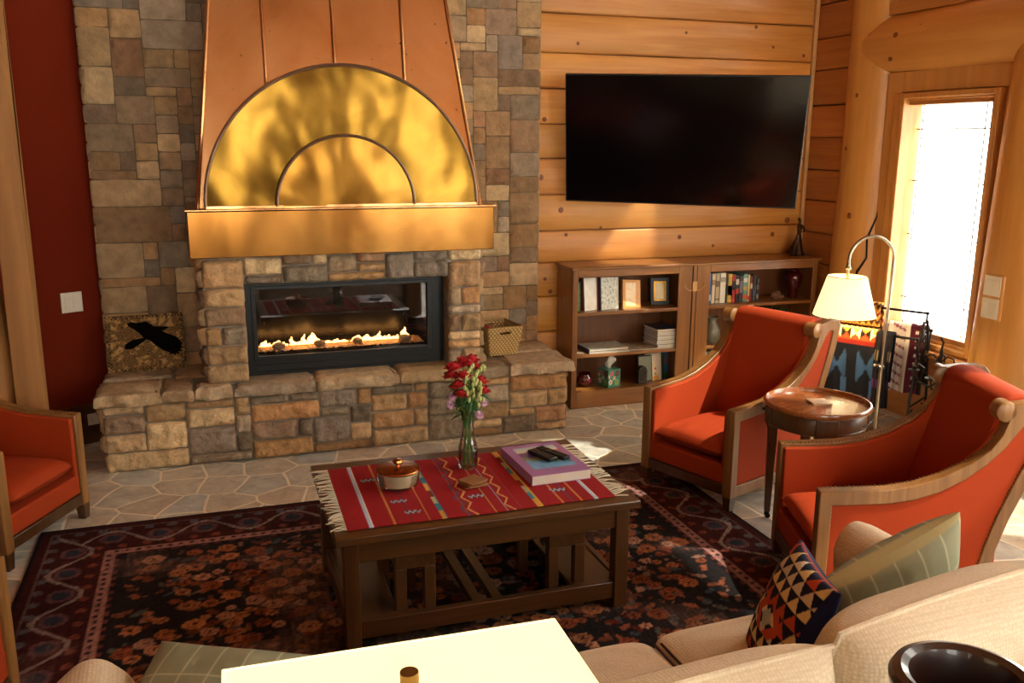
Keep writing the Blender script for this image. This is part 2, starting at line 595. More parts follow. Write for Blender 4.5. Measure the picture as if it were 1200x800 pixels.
def stones(m, rects, O, U, V, N, depth=.02, rough=.01, gap=.012, res=.018, seed=1, edge=.02, pal=STONES, skip=None, bright=1.0):
    r = random.Random(seed)
    O, U, V, N = Vector(O), Vector(U), Vector(V), Vector(N)
    for (u0, v0, u1, v1) in rects:
        if skip and skip(u0, v0, u1, v1):
            continue
        c = rgb(r.choice(pal))
        k = (.78+.4*r.random())*bright
        m.col = (c[0]*k, c[1]*k, c[2]*k)
        sd_ = Vector((r.random()*90, r.random()*90, r.random()*90))
        tilt = ((r.random()-.5)*.6*rough, (r.random()-.5)*.9*rough)
        dd = depth*(.6+.7*r.random())
        side_h = .40 if rough < .01 else .40
        g = gap/2
        a0, a1, b0, b1 = u0+g, u1-g, v0+g, v1-g
        nu, nv = max(3, int((a1-a0)/res)), max(3, int((b1-b0)/res))
        ids = []
        for i in range(nu+1):
            row = []
            for j in range(nv+1):
                u = a0+(a1-a0)*i/nu
                v = b0+(b1-b0)*j/nv
                eu, ev = min(u-a0, a1-u), min(v-b0, b1-v)
                e = min(1, min(eu, ev)/edge)
                q = Vector((u*(15 if rough > .01 else 8), v*(15 if rough > .01 else 8), 0))+sd_
                n1 = noise.noise(q)
                n2 = noise.ridged_multi_fractal(q*1.7, .9, 2.1, 4, 1.0, 2.0) if rough > .008 else noise.fractal(q*3, 1, 2, 3)
                h = dd*(side_h+(1-side_h)*(1-(1-e)**2.5))+(n1*.9+n2*.35)*rough*(.25+.75*e)
                if rough > 0:
                    h += ((i/nu-.5)*tilt[0]*3+(j/nv-.5)*tilt[1]*3)*e
                # ragged outline and rounded corners
                wob = .3*gap+.0025
                cu = noise.noise(q*1.3+Vector((5, 0, 0)))*wob*(1 if (i in (0, nu)) else .5)
                cv = noise.noise(q*1.3+Vector((0, 9, 0)))*wob*(1 if (j in (0, nv)) else .5)
                if i in (0, nu) and j in (0, nv):
                    cu += (g*.8 if i == 0 else -g*.8)
                    cv += (g*.8 if j == 0 else -g*.8)
                row.append(m.av(O+U*(u+cu)+V*(v+cv)+N*max(h, .0055)))
            ids.append(row)
        for i in range(nu):
            for j in range(nv):
                m.f.append([ids[i][j], ids[i+1][j], ids[i+1][j+1], ids[i][j+1]])
        # skirt back into the mortar
        bd = [ids[i][0] for i in range(nu+1)]+[ids[nu][j] for j in range(1, nv+1)]+[ids[i][nv] for i in range(nu-1, -1, -1)]+[ids[0][j] for j in range(nv-1, 0, -1)]
        bk = []
        for b_ in bd:
            p = m.v[b_].copy()
            h = (p-O).dot(N)
            p = p-N*(h+.012)
            m.v.append(p)
            m.c.append(m.col)
            bk.append(len(m.v)-1)
        for k_ in range(len(bd)):
            k2 = (k_+1) % len(bd)
            m.f.append([bd[k_], bk[k_], bk[k2], bd[k2]])

# ================================================================== SETTING
# floor: flagstones with light grout
def flag_mat():
    m, nt, bs = newmat('flagstone')
    v = coords(nt, (1, 1, 1))
    nz = nt.nodes.new('ShaderNodeTexNoise')
    nz.inputs['Scale'].default_value = 1.7
    nz.inputs['Detail'].default_value = 1
    nt.links.new(v, nz.inputs['Vector'])
    vv = nt.nodes.new('ShaderNodeVectorMath')
    vv.operation = 'MULTIPLY_ADD'
    vv.inputs[1].default_value = (.12, .12, 0)
    nt.links.new(nz.outputs['Color'], vv.inputs[0])
    nt.links.new(v, vv.inputs[2])
    ve = nt.nodes.new('ShaderNodeTexVoronoi')
    ve.feature = 'DISTANCE_TO_EDGE'
    vc = nt.nodes.new('ShaderNodeTexVoronoi')
    for q in (ve, vc):
        q.voronoi_dimensions = '2D'
        q.inputs['Scale'].default_value = 4.3
        q.inputs['Randomness'].default_value = .82
        nt.links.new(vv.outputs[0], q.inputs['Vector'])
    sx = nt.nodes.new('ShaderNodeSeparateColor')
    nt.links.new(vc.outputs['Color'], sx.inputs[0])
    cell = ramp(nt, sx.outputs[0], [(0, 'b2b2aa'), (.2, 'c8c6ba'), (.4, 'd2c7b0'), (.55, 'bcc2be'), (.7, 'd8ceb8'), (.85, 'cabca6'), (1, 'b0b2ac')])
    n = noise_n(nt, v, 11, 5, .65, .6)
    cell = mix(nt, cell, ramp(nt, n, [(.3, (.62, .60, .58)), (.7, (1.12, 1.12, 1.12))]), 1.0, 'MULTIPLY')
    g = ramp(nt, ve.outputs['Distance'], [(.024, (1, 1, 1)), (.034, (0, 0, 0))])
    nt.links.new(mix(nt, cell, rgb('eee2c8'), g), bs.inputs['Base Color'])
    bs.inputs['Roughness'].default_value = .36
    hh = nt.nodes.new('ShaderNodeMath')
    hh.operation = 'MULTIPLY_ADD'
    nt.links.new(n, hh.inputs[0])
    hh.inputs[1].default_value = .25
    e2 = ramp(nt, ve.outputs['Distance'], [(.02, (0, 0, 0)), (.05, (1, 1, 1))])
    nt.links.new(e2, hh.inputs[2])
    bump(nt, bs, hh.outputs[0], .35, .006)
    return m
fl = B(-4.2, WX+.3, BY-.3, 6.3, -.12, 0).build('floor', flag_mat(), smooth=False)
struct(fl)
struct(B(-4.2, WX+.3, BY-.3, 6.3, 3.9, 4.0).build('ceiling', M['ceiling'], smooth=False))

# log plank wall behind the television and shelves
def planks(m, a0, a1, mapper, z0=-.0, z1=3.9, pitch=.236, seed=3, depth=.028):
    r = random.Random(seed)
    z = z0
    while z < z1:
        h = pitch*(.93+.14*r.random())
        k = .86+.26*r.random()
        m.col = (k, k*(.96+.08*r.random()), k*(.9+.15*r.random()))
        z2 = min(z+h, z1)
        g = .0028
        prof = [(z+g, 0), (z+g+.001, depth*.75), (z+g+.010, depth*.95), ((z+z2)/2, depth), (z2-g-.010, depth*.95), (z2-g-.001, depth*.75), (z2-g, 0)]
        n = 10
        rows = []
        for i in range(n+1):
            a = a0+(a1-a0)*i/n
            rows.append([m.av(mapper(a, zz+.004*noise.noise(Vector((a*1.3, z*5, 3))), d)) for zz, d in prof])
        for i in range(n):
            for j in range(len(prof)-1):
                m.f.append([rows[i][j], rows[i+1][j], rows[i+1][j+1], rows[i][j+1]])
        z = z2
m = MB()
planks(m, 2.0, 4.27, lambda a, z, d: (a, 5.83-d, z), seed=5)
m.col = (.2, .15, .1)
m.box(2.0, 4.5, 5.832, 6.1, 0, 3.9)
struct(m.build('wall_back', M['pine'], angle=60))
# knots and checks in the planks
kn = MB()
for x_, z_, s_ in ((2.30, 1.33, .02), (2.34, 1.16, .013), (2.6, 1.2, .012), (3.22, 1.12, .016), (4.0, 1.12, .018), (4.12, 1.22, .022), (2.4, 2.42, .012), (3.2, 2.52, .010), (3.75, 2.58, .013), (4.08, 1.86, .014), (2.17, 1.93, .016), (2.15, 1.55, .02), (4.16, 2.4, .012), (3.9, 2.45, .01), (2.19, .86, .013), (2.23, .77, .016), (3.5, 1.05, .012)):
    kn.lathe([(.0005, -.003), (s_*1.0, -.003), (s_*.8, -.0045), (.001, -.005)], (x_, 5.803, z_), 14, 'y')
kno = kn.build('wood_knots', plain('knot_wood', '7a4216', .5))
kno.parent = bpy.data.objects['wall_back']
kno.matrix_parent_inverse = bpy.data.objects['wall_back'].matrix_basis.inverted()
struct(B(4.222, 4.252, 5.775, 5.802, 0, 3.9).build('trim_1', M['inlay'], bevel=.004))
# return wall to the corner log
m = MB()
planks(m, 5.82, 5.25, lambda a, z, d: (4.28-d, a, z), seed=9, pitch=.232)
m.col = (.2, .15, .1)
m.box(4.282, 4.6, 5.2, 5.95, 0, 3.9)
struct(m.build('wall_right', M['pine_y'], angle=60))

# peeled logs
def log(name, p0, p1, r0, r1, mat, seed=0, flat=None, n=36, L=40):
    p0, p1 = Vector(p0), Vector(p1)
    ax = (p1-p0).normalized()
    a = Vector((1, 0, 0)) if abs(ax.x) < .9 else Vector((0, 0, 1))
    a = (a-ax*a.dot(ax)).normalized()
    b = ax.cross(a)
    def fn(u, v):
        t = u*2*math.pi
        r = (r0+(r1-r0)*v)*(1+.035*noise.noise(Vector((math.cos(t)*1.2+seed, math.sin(t)*1.2, v*3))))
        p = p0+(p1-p0)*v+a*math.cos(t)*r+b*math.sin(t)*r
        p += a*.012*noise.noise(Vector((seed, v*2.5, 0)))
        if flat:
            p = flat(p)
        return p
    m = MB().grid(fn, n, L)
    return m.build(name, mat, angle=60)
def fl_casing(p):
    if p.y < 5.08 and p.x > 4.15:
        p.y = max(p.y, 5.04)
    return p
struct(log('wall_corner_log', (4.40, 5.27, 0), (4.44, 5.30, 3.9), .225, .205, M['log_z'], 3, fl_casing))
def fl_beam(p):
    p.z = max(p.z, 2.235)
    return p
struct(log('trim_2', (4.42, 5.25, 2.42), (4.42, 3.5, 2.42), .205, .215, M['log_y'], 5, fl_beam))
def fl_sw(p):
    if .72 < p.z < 1.16 and p.x < 4.235 and p.y > 3.83:
        p.x = 4.235
    return p
struct(log('wall_side_log', (4.46, 3.965, 0), (4.46, 3.86, 3.9), .265, .225, M['log_z'], 8, None))
# flattened pads for the switches are cut from the log face
struct(B(WX-.05, 4.48, 4.0, 5.15, 2.60, 2.69).build('trim_3', M['casing'], bevel=.004))

kn = MB()
for (x_, y_, z_, s_) in ((4.185, 5.20, 1.30, .018), (4.19, 5.16, 1.02, .016), (4.19, 5.3, 1.75, .012), (4.18, 5.22, 2.1, .013)):
    kn.ball((x_+.006, y_, z_), s_, 10, 8, .1, (.45, 1, 1.2))
kn.build('wood_knots', plain('log_knot', '8a5020', .5), bpy.data.objects['wall_corner_log'])
kn = MB()
for (y_, z_, s_) in ((4.95, 2.46, .018), (4.62, 2.42, .021), (4.3, 2.50, .012), (5.0, 2.32, .016), (4.75, 2.5, .008)):
    kn.ball((4.42-.205*math.cos((z_-2.42)/.22)+.008, y_, z_), s_, 10, 8, .1, (.45, 1.2, 1))
kn.build('wood_knots', plain('beam_knot', '8a5020', .5), bpy.data.objects['trim_2'])
kn = MB()
cp = [(y0_+.035, z0_, r0_) for y0_, z0_, r0_ in [(5.03, 1.42, .002), (5.035, 1.30, .005), (5.06, 1.15, .007), (5.055, 1.02, .006), (5.09, .92, .009), (5.10, .8, .004), (5.13, .7, .001)]]
kn.tube([(4.40-math.sqrt(max(.0001, .223**2-(y_-5.275)**2))+.002, y_, z_) for y_, z_, r_ in cp], [r_ for _, _, r_ in cp], 6)
kn.build('check_crack', plain('crack_dark', '120a04', .9), bpy.data.objects['wall_corner_log'])

# window wall with openings (masonry of boxes around RW)
def wall_with_holes(name, mat, axis, c0, c1, a0, a1, holes, zmax=3.9):
    m = MB()
    ys = sorted({a0, a1} | {h[0] for h in holes if a0 < h[0] < a1} | {h[1] for h in holes if a0 < h[1] < a1})
    for p, q in zip(ys, ys[1:]):
        mid = (p+q)/2
        cuts = sorted([(h[2], h[3]) for h in holes if h[0] < mid < h[1]])
        z = 0
        for s_, e_ in cuts+[(zmax, zmax)]:
            if s_ > z+1e-4:
                if axis == 'x':
                    m.box(c0, c1, p, q, z, s_)
                else:
                    m.box(p, q, c0, c1, z, s_)
            z = e_
    return struct(m.build(name, mat, smooth=False))
wall_with_holes('wall_window', M['casing'], 'x', WX, WX+.15, BY-.3, 5.25, RW)
wall_with_holes('wall_behind', M['room_wall'], 'y', BY-.3, BY, -4.2, WX+.3, [(a, b, c, d) for a, b, c, d in BW])
struct(B(-4.4, -4.2, BY-.3, 6.1, 0, 3.9).build('wall_left', M['red_wall'], smooth=False))
struct(B(-4.2, -.6, 5.9, 6.1, 0, 3.9).build('wall_back_left', M['red_wall'], smooth=False))
# angled red wall beside the chimney
ang = MB()
ang.prism([(-.60, 5.80), (-2.6, 4.82), (-2.66, 4.93), (-.60, 5.95)], 'z', 0, 3.9)
struct(ang.build('wall_red', M['red_wall'], smooth=False))
sb = MB()
sb.prism([(-.60, 5.778), (-2.6, 4.80), (-2.6, 4.819), (-.60, 5.799)], 'z', 0, .24)
struct(sb.build('baseboard_left', M['walnut_x'], bevel=.004))

# the visible window: jambs, stepped casing, sill, pane and leading
wy0, wy1, wz0, wz1 = RW[0]
win = MB()
def rect_frame(m, x0, x1, y0, y1, z0, z1, t):
    m.box(x0, x1, y0-t, y0, z0-t, z1+t)
    m.box(x0, x1, y1, y1+t, z0-t, z1+t)
    m.box(x0, x1, y0, y1, z1, z1+t)
    m.box(x0, x1, y0, y1, z0-t, z0)
fr = MB()
rect_frame(fr, 4.30, 4.46, 4.185, 4.905, .55, 2.07, .035)
fr.box(4.306, 4.35, 4.925, 5.0, .5, 2.105)
rect_frame(fr, 4.335, 4.47, 4.205, 4.93, .57, 2.055, .022)
rect_frame(fr, 4.37, 4.49, wy0-.005, wy1-.015, wz0+.002, wz1-.002, .03)
window1 = struct(fr.build('window_1', M['casing_z'], bevel=.006))
cs = MB()
cs.box(4.315, 4.35, 4.945, 5.08, .3, 2.24)
cs.box(4.315, 4.35, 4.03, 4.945, 2.11, 2.24)
struct(cs.build('trim_4', M['casing_z'], bevel=.004))
struct(B(4.25, 4.36, 4.12, 4.95, .47, .51).build('trim_5', M['casing'], bevel=.01))
pane = B(4.44, 4.446, wy0-.01, wy1+.01, wz0-.01, wz1+.01).build('window_pane', M['pane'], window1, smooth=False)
ld = MB()
for y_ in (4.36, 4.87):
    ld.tube([(4.437, y_, wz0), (4.437, y_, wz1)], .004, 6)
for z_ in (.78, 1.88):
    ld.tube([(4.437, wy0, z_), (4.437, wy1, z_)], .004, 6)
for z_ in (1.2, 1.55):
    ld.tube([(4.437, wy0, z_), (4.437, 4.36, z_)], .004, 6)
    ld.tube([(4.437, 4.87, z_), (4.437, wy1, z_)], .004, 6)
ld.build('window_leading', plain('lead_came', '5a564c', .4, .6), window1)
for k, (y0, y1, z0, z1) in enumerate(RW[1:]):
    f_ = MB()
    rect_frame(f_, WX-.02, WX+.1, y0+.04, y1-.04, z0+.04, z1-.04, .05)
    o = struct(f_.build('window_%d' % (k+2), M['casing_z'], bevel=.005))
    B(WX+.07, WX+.076, y0+.03, y1-.03, z0+.03, z1-.03).build('window_pane', M['pane'], o, smooth=False)
for k, (x0, x1, z0, z1) in enumerate(BW):
    f_ = MB()
    for (a, b, c, d) in ((x0, x0+.05, z0, z1), (x1-.05, x1, z0, z1), (x0, x1, z1-.05, z1), (x0, x1, z0, z0+.05), ((x0+x1)/2-.02, (x0+x1)/2+.02, z0, z1)):
        f_.box(a, b, BY-.1, BY+.02, c, d)
    o = struct(f_.build('window_%d' % (k+9), M['casing_z'], bevel=.005))
    B(x0+.03, x1-.03, BY-.076, BY-.07, z0+.03, z1-.03).build('window_pane', M['pane'], o, smooth=False)
struct(B(-14, 24, -20, 16, -.7, -.6).build('ground_outside', M['snow'], smooth=False), 'snow covered ground outside the window')

# rough post at the far left
pm = MB()
def postfn(u, v):
    t = u*2*math.pi
    cx, cy = math.cos(t), math.sin(t)
    k = 1/max(abs(cx), abs(cy))**.85
    x = -.895+.062*cx*k+.008*noise.noise(Vector((t, v*3, 0)))
    y = 4.95+.07*cy*k
    return (x, y, v*3.9)
pm.grid(postfn, 32, 40)
struct(pm.build('trim_6', M['post'], angle=50), 'rough squared upright timber')
pm = MB()
def postfn2(u, v):
    t = u*2*math.pi
    bend = .03*math.sin(v*9+1.1)
    return (-1.075+bend+.10*math.cos(t), 4.99+.10*math.sin(t), v*3.9)
pm.grid(postfn2, 24, 40)
struct(pm.build('trim_7', M['post'], angle=50), 'rounded timber beside the squared one')

# ================================================================== FIREPLACE
fp = thing('stone_fireplace', (.75, 5.45, 0), 'tall ashlar stone fireplace and raised hearth with copper hood over it', 'fireplace')
X, Y, Z = (1, 0, 0), (0, 1, 0), (0, 0, 1)
CHX0, CHX1, CHY = -.615, 2.112, 5.735
rp = random.Random(4)
# chimney breast, laid in regular split stone
m = MB()
def under_hearth(u0, v0, u1, v1):
    return v1 < .35
stones(m, ashlar(CHX1-CHX0, 3.9, .052, [5, 6, 7, 4, 8, 5, 3], [2, 3, 3, 2, 3, 1, 4], 11), (CHX0, CHY, 0), X, Z, (0, -1, 0), .011, .006, .005, .022, 21, .006, skip=lambda a, b, c, d: d < .35 or b > 2.95, bright=1.0)
stones(m, ashlar(.3, 3.9, .052, [3, 4, 6], [2, 3, 4], 12), (CHX1, CHY, 0), Y, Z, (1, 0, 0), .012, .006, .008, .025, 22, .008, skip=lambda a, b, c, d: d < .35 or b > 2.95, bright=1.0)
stones(m, ashlar(.3, 3.9, .052, [3, 4, 6], [2, 3, 4], 13), (CHX0, CHY+.3, 0), (0, -1, 0), Z, (-1, 0, 0), .012, .006, .008, .03, 23, .008, skip=lambda a, b, c, d: d < .35 or b > 2.95, bright=1.0)
m.build('chimney_stones', M['stone_flat'], fp, angle=70, fixn=False)
B(CHX0+.012, CHX1-.012, CHY-.003, 6.05, .3, 3.9).build('chimney_mortar', M['mortar_dark'], fp, smooth=False)

# hearth
HY = 5.135
HZ = .375
m = MB()
stones(m, ashlar(2.70, HZ, .0536, [5, 6, 7, 8, 4, 6], [2, 3, 2, 2, 1], 37), (-.605, HY+.012, 0), X, Z, (0, -1, 0), .022, .022, .008, .011, 41, .014, bright=1.3)
stones(m, ashlar(.62, HZ, .0536, [3, 4, 5], [2, 3, 2], 34), (2.088, HY, 0), Y, Z, (1, 0, 0), .02, .012, .010, .016, 42, .018)
stones(m, ashlar(.62, HZ, .0536, [3, 4, 5], [2, 3, 2], 35), (-.598, HY+.62, 0), (0, -1, 0), Z, (-1, 0, 0), .02, .012, .010, .016, 43, .018)
m.build('hearth_stones', M['stone'], fp, angle=75, fixn=False)
B(-.592, 2.082, HY+.006, 5.76, 0, HZ).build('hearth_mortar', M['mortar'], fp, smooth=False)
# hearth cap slabs: rough front edges
CAPZ0, CAPZ1 = .378, .442
def slab(x0, x1, y0, y1, z0, z1, seed, pal, res=.02):
    """rough-edged flat stone"""
    m = MB()
    c = rgb(pal)
    m.col = c[:3]
    s_ = seed*7.3
    n = int((x1-x0)/res)
    mm = int((y1-y0)/res)
    def edge(x, y):
        return Vector((noise.noise(Vector((x*9, y*9, s_))), noise.noise(Vector((x*9, y*9, s_+5))), 0))*.008
    # rings from top inwards, then down the sides
    per = [(x0+(x1-x0)*i/n, y0) for i in range(n)]+[(x1, y0+(y1-y0)*i/mm) for i in range(mm)]+[(x1-(x1-x0)*i/n, y1) for i in range(n)]+[(x0, y1-(y1-y0)*i/mm) for i in range(mm)]
    cx, cy = (x0+x1)/2, (y0+y1)/2
    rings = []
    for (ins, z) in ((.004, z0), (-.002, z0+.012), (.0, z0+(z1-z0)*.5), (.004, z1-.012), (.013, z1-.003), (.03, z1)):
        ring = []
        for (x, y) in per:
            dx = ins if x == x0 else (-ins if x == x1 else 0)
            dy = ins if y == y0 else (-ins if y == y1 else 0)
            f = .017*noise.fractal(Vector((x*14, y*14, z*22+s_)), 1, 2, 4) if ins < .02 else 0
            p = Vector((x+dx, y+dy, z))+edge(x, y)
            out = Vector((x-cx, y-cy, 0))
            out = Vector((0, -1, 0)) if y == y0 else (Vector((0, 1, 0)) if y == y1 else Vector((1 if x > cx else -1, 0, 0)))
            p += out*f*(1.6 if y == y0 else .8)
            p.z += .003*noise.noise(Vector((x*5, y*5, s_)))
            ring.append(m.av(p))
        rings.append(ring)
    for A, Bq in zip(rings, rings[1:]):
        for j in range(len(per)):
            k = (j+1) % len(per)
            m.f.append([A[j], A[k], Bq[k], Bq[j]])
    m.f.append(rings[-1])
    m.f.append(rings[0][::-1])
    return m
FPX0, FPX1, FPY = -.05, 1.548, 5.20      # projecting surround
pals = ['bca07a', 'ae9270', 'c0a582', 'ae9a80', 'c4aa86', 'b69a72', 'a48e72', 'bea484', 'b09a7c']
k = 0
for (a, b, y0, y1) in ((-.635, -.30, 5.10, 5.44), (-.292, -.13, 5.10, 5.40), (-.122, .075, 5.105, 5.24), (.085, .53, 5.10, 5.40), (.54, 1.02, 5.105, 5.40), (1.03, 1.46, 5.10, 5.40), (1.47, 1.70, 5.105, 5.42), (1.71, 2.135, 5.095, 5.43),
                       (-.62, -.25, 5.45, 5.74), (-.24, -.05, 5.41, 5.74), (1.56, 1.84, 5.43, 5.74), (1.85, 2.125, 5.44, 5.74)):
    s_ = slab(a, b, y0, y1, CAPZ0+.002*(k % 2), CAPZ1+.004*(k % 3), k+1, pals[k % 9]).build('hearth_slab', M['stone'], fp, angle=60)
    k += 1
B(-.61, 2.10, 5.125, 5.74, HZ, CAPZ1-.010).build('slab_mortar', M['mortar'], fp, smooth=False)

# surround: two piers and a lintel around the firebox opening
OX0, OX1, OZ0, OZ1 = .175, 1.345, .43, .997
m = MB()
zt = 1.20
sk_ = dict(depth=.026, rough=.022, gap=.008, res=.011, edge=.016)
stones(m, ashlar(OX0-FPX0, zt-CAPZ1, .055, [3, 4, 2], [2, 3, 2], 51), (FPX0, FPY+.012, CAPZ1), X, Z, (0, -1, 0), seed=61, bright=1.25, **sk_)
stones(m, ashlar(FPX1-OX1, zt-CAPZ1, .055, [2, 3, 4, 2], [2, 3, 2, 1], 52), (OX1, FPY+.012, CAPZ1), X, Z, (0, -1, 0), seed=62, bright=1.3, **sk_)
stones(m, ashlar(OX1-OX0, zt-OZ1, .052, [3, 4, 6, 5], [1, 2, 3, 2], 53), (OX0, FPY+.012, OZ1), X, Z, (0, -1, 0), seed=63, bright=1.25, **sk_)
stones(m, ashlar(.52, zt-CAPZ1, .055, [2, 3, 4, 3], [2, 3, 2], 54), (FPX1-.01, FPY, CAPZ1), Y, Z, (1, 0, 0), seed=64, **sk_)
stones(m, ashlar(.52, zt-CAPZ1, .055, [2, 3, 4, 3], [2, 3, 2], 55), (FPX0+.01, FPY+.52, CAPZ1), (0, -1, 0), Z, (-1, 0, 0), seed=65, **sk_)
stones(m, ashlar(.16, OZ1-CAPZ1, .055, [3], [2, 3, 2], 56), (OX1+.012, FPY+.16, CAPZ1), (0, -1, 0), Z, (-1, 0, 0), depth=.01, rough=.006, gap=.01, res=.015, seed=66, edge=.015)
stones(m, ashlar(.16, OZ1-CAPZ1, .055, [3], [2, 3, 2], 57), (OX0-.012, FPY, CAPZ1), Y, Z, (1, 0, 0), depth=.01, rough=.006, gap=.01, res=.015, seed=67, edge=.015)
m.build('surround_stones', M['stone'], fp, angle=75, fixn=False)
m = MB()
m.box(FPX0+.006, OX0-.006, FPY+.008, 5.735, CAPZ1-.01, zt)
m.box(OX1+.006, FPX1-.006, FPY+.008, 5.735, CAPZ1-.01, zt)
m.box(OX0-.006, OX1+.006, FPY+.008, 5.735, OZ1+.004, zt)
m.build('surround_mortar', M['mortar'], fp, smooth=False)

# gas firebox
gf = thing('gas_fireplace', (.76, 5.5, OZ0), 'black linear gas fire with a row of low flames behind glass', 'fireplace insert')
gy = 5.335
m = MB()
m.ring([(OX0, OZ0+.0), (OX1, OZ0), (OX1, OZ1), (OX0, OZ1)], [(OX0+.05, OZ0+.12), (OX1-.09, OZ0+.12), (OX1-.09, OZ1-.042), (OX0+.05, OZ1-.042)], 'y', gy, gy+.03)
m.ring([(OX0+.035, OZ0+.10), (OX1-.07, OZ0+.10), (OX1-.07, OZ1-.03), (OX0+.035, OZ1-.03)], [(OX0+.06, OZ0+.125), (OX1-.10, OZ0+.125), (OX1-.10, OZ1-.05), (OX0+.06, OZ1-.05)], 'y', gy-.012, gy+.002)
m.box(OX0+.05, OX1-.09, gy-.006, gy, OZ0+.03, OZ0+.034)
m.box(OX0+.05, OX1-.09, gy-.006, gy, OZ0+.07, OZ0+.074)
m.build('frame', M['black'], gf, bevel=.003)
m = MB()
m.box(OX0, OX1, 5.66, 5.68, OZ0, OZ1)
m.box(OX0, OX0+.02, gy+.03, 5.68, OZ0, OZ1)
m.box(OX1-.02, OX1, gy+.03, 5.68, OZ0, OZ1)
m.box(OX0, OX1, gy+.03, 5.68, OZ1-.02, OZ1)
m.box(OX0, OX1, gy+.03, 5.68, OZ0, OZ0+.13)
m.build('firebox', plain('firebox_black', '050505', .25, spec=.5, var=0), gf, smooth=False)
B(OX0+.055, OX1-.095, gy+.012, gy+.017, OZ0+.12, OZ1-.045).build('glass_pane', M['fire_glass'], gf, smooth=False)
m = MB()
m.grid(lambda u, v: (OX0+.06+(OX1-OX0-.17)*u, gy+.05+.20*v, OZ0+.138+.012*noise.noise(Vector((u*60, v*12, 2)))), 160, 16)
m.build('ember_bed', M['ember'], gf, angle=20)
for i, (x_, y_, s_) in enumerate(((.36, .10, .035), (.60, .10, .032), (.83, .12, .028), (1.12, .09, .038))):
    m = MB()
    m.ball((x_, gy+y_, OZ0+.155), s_, 10, 8, .22, (1.1, .7, .75))
    m.build('rock', M['rock'], gf)
fr_ = random.Random(12)
x_ = OX0+.07
while x_ < OX1-.17:
    wv = .018+.034*fr_.random()
    h = .014+.062*fr_.random()**2.4
    if .62 < x_ < .66:
        h = .012
    m = MB()
    lean = (fr_.random()-.5)*.03
    def ff(u, v, x_=x_, wv=wv, h=h, lean=lean):
        t = u*2*math.pi
        r = wv*(1-v)**.7*(.55+.45*math.cos(v*1.5))
        return (x_+wv+r*math.cos(t)+lean*v*v+.006*math.sin(v*9), gy+.15+.012*(1-v)*math.sin(t), OZ0+.148+h*v)
    m.grid(ff, 10, 8)
    m.build('flame', M['flame'], gf)
    x_ += wv*(1.35 if fr_.random() < .85 else 2.3)
fl_ = bpy.data.lights.new('fire_glow', 'AREA')
fl_.shape = 'RECTANGLE'
fl_.size, fl_.size_y = .9, .05
fl_.energy = 2.5
fl_.color = (1, .5, .2)
fo = bpy.data.objects.new('fire_glow', fl_)
COL.objects.link(fo)
fo.location = (.75, gy+.15, OZ0+.27)
fo.parent = None

# ================================================================== COPPER HOOD
hd = thing('copper_hood', (.75, 5.4, 1.165), 'large tapered copper fireplace hood with brassy half round sunburst panel', 'fireplace hood')
BZ0, BZ1 = 1.165, 1.415
m = MB()
m.box(-.10, 1.60, 5.10, 5.735, BZ0, BZ1)
m.build('mantel_band', metalmat('copper_band', '8c5c2a', 'ac7c3e', .20, 1.4, .22), hd, bevel=.004, seg=1)
m = MB()
m.box(-.112, 1.612, 5.088, 5.735, BZ1, BZ1+.012)
m.build('mantel_lip', M['copper'], hd, bevel=.004)
# tapering body
def hood_front_y(z):
    return 5.20+(z-1.42)*.17
def hood_x0(z):
    return -.045+(z-1.42)*.115
def hood_x1(z):
    return 1.545-(z-1.42)*.130
zb, ztp = 1.425, 3.3
def bodyfn_front(u, v):
    z = zb+(ztp-zb)*v
    x = hood_x0(z)+(hood_x1(z)-hood_x0(z))*u
    return (x, hood_front_y(z)+.004*noise.noise(Vector((x*2.2, z*2.2, 4))), z)
m = MB()
m.grid(bodyfn_front, 40, 50)
m.grid(lambda u, v: (hood_x0(zb+(ztp-zb)*v), hood_front_y(zb+(ztp-zb)*v)+(5.74-hood_front_y(zb+(ztp-zb)*v))*u, zb+(ztp-zb)*v), 8, 30)
m.grid(lambda u, v: (hood_x1(zb+(ztp-zb)*v), hood_front_y(zb+(ztp-zb)*v)+(5.74-hood_front_y(zb+(ztp-zb)*v))*u, zb+(ztp-zb)*v), 8, 30)
m.build('hood_body', M['copper'], hd, angle=50, fixn=False)
for xs in (.355, .735, 1.128):
    m = MB()
    m.tube([(xs, hood_front_y(z)-.008, z) for z in (1.9 if xs == .735 else 1.7, 2.3, 2.8, 3.3)], .0085, 8)
    m.box(xs-.018, xs-.004, hood_front_y(2.2)-.02, hood_front_y(2.2)-.019, 2.2, 2.2001)
    m.build('standing_seam', M['copper'], hd)
for side in (0, 1):
    fn = hood_x0 if side == 0 else hood_x1
    m = MB()
    m.tube([(fn(z), hood_front_y(z)-.002, z) for z in (zb, 2.0, 2.6, 3.3)], .011, 8)
    m.build('edge_seam', M['copper'], hd)
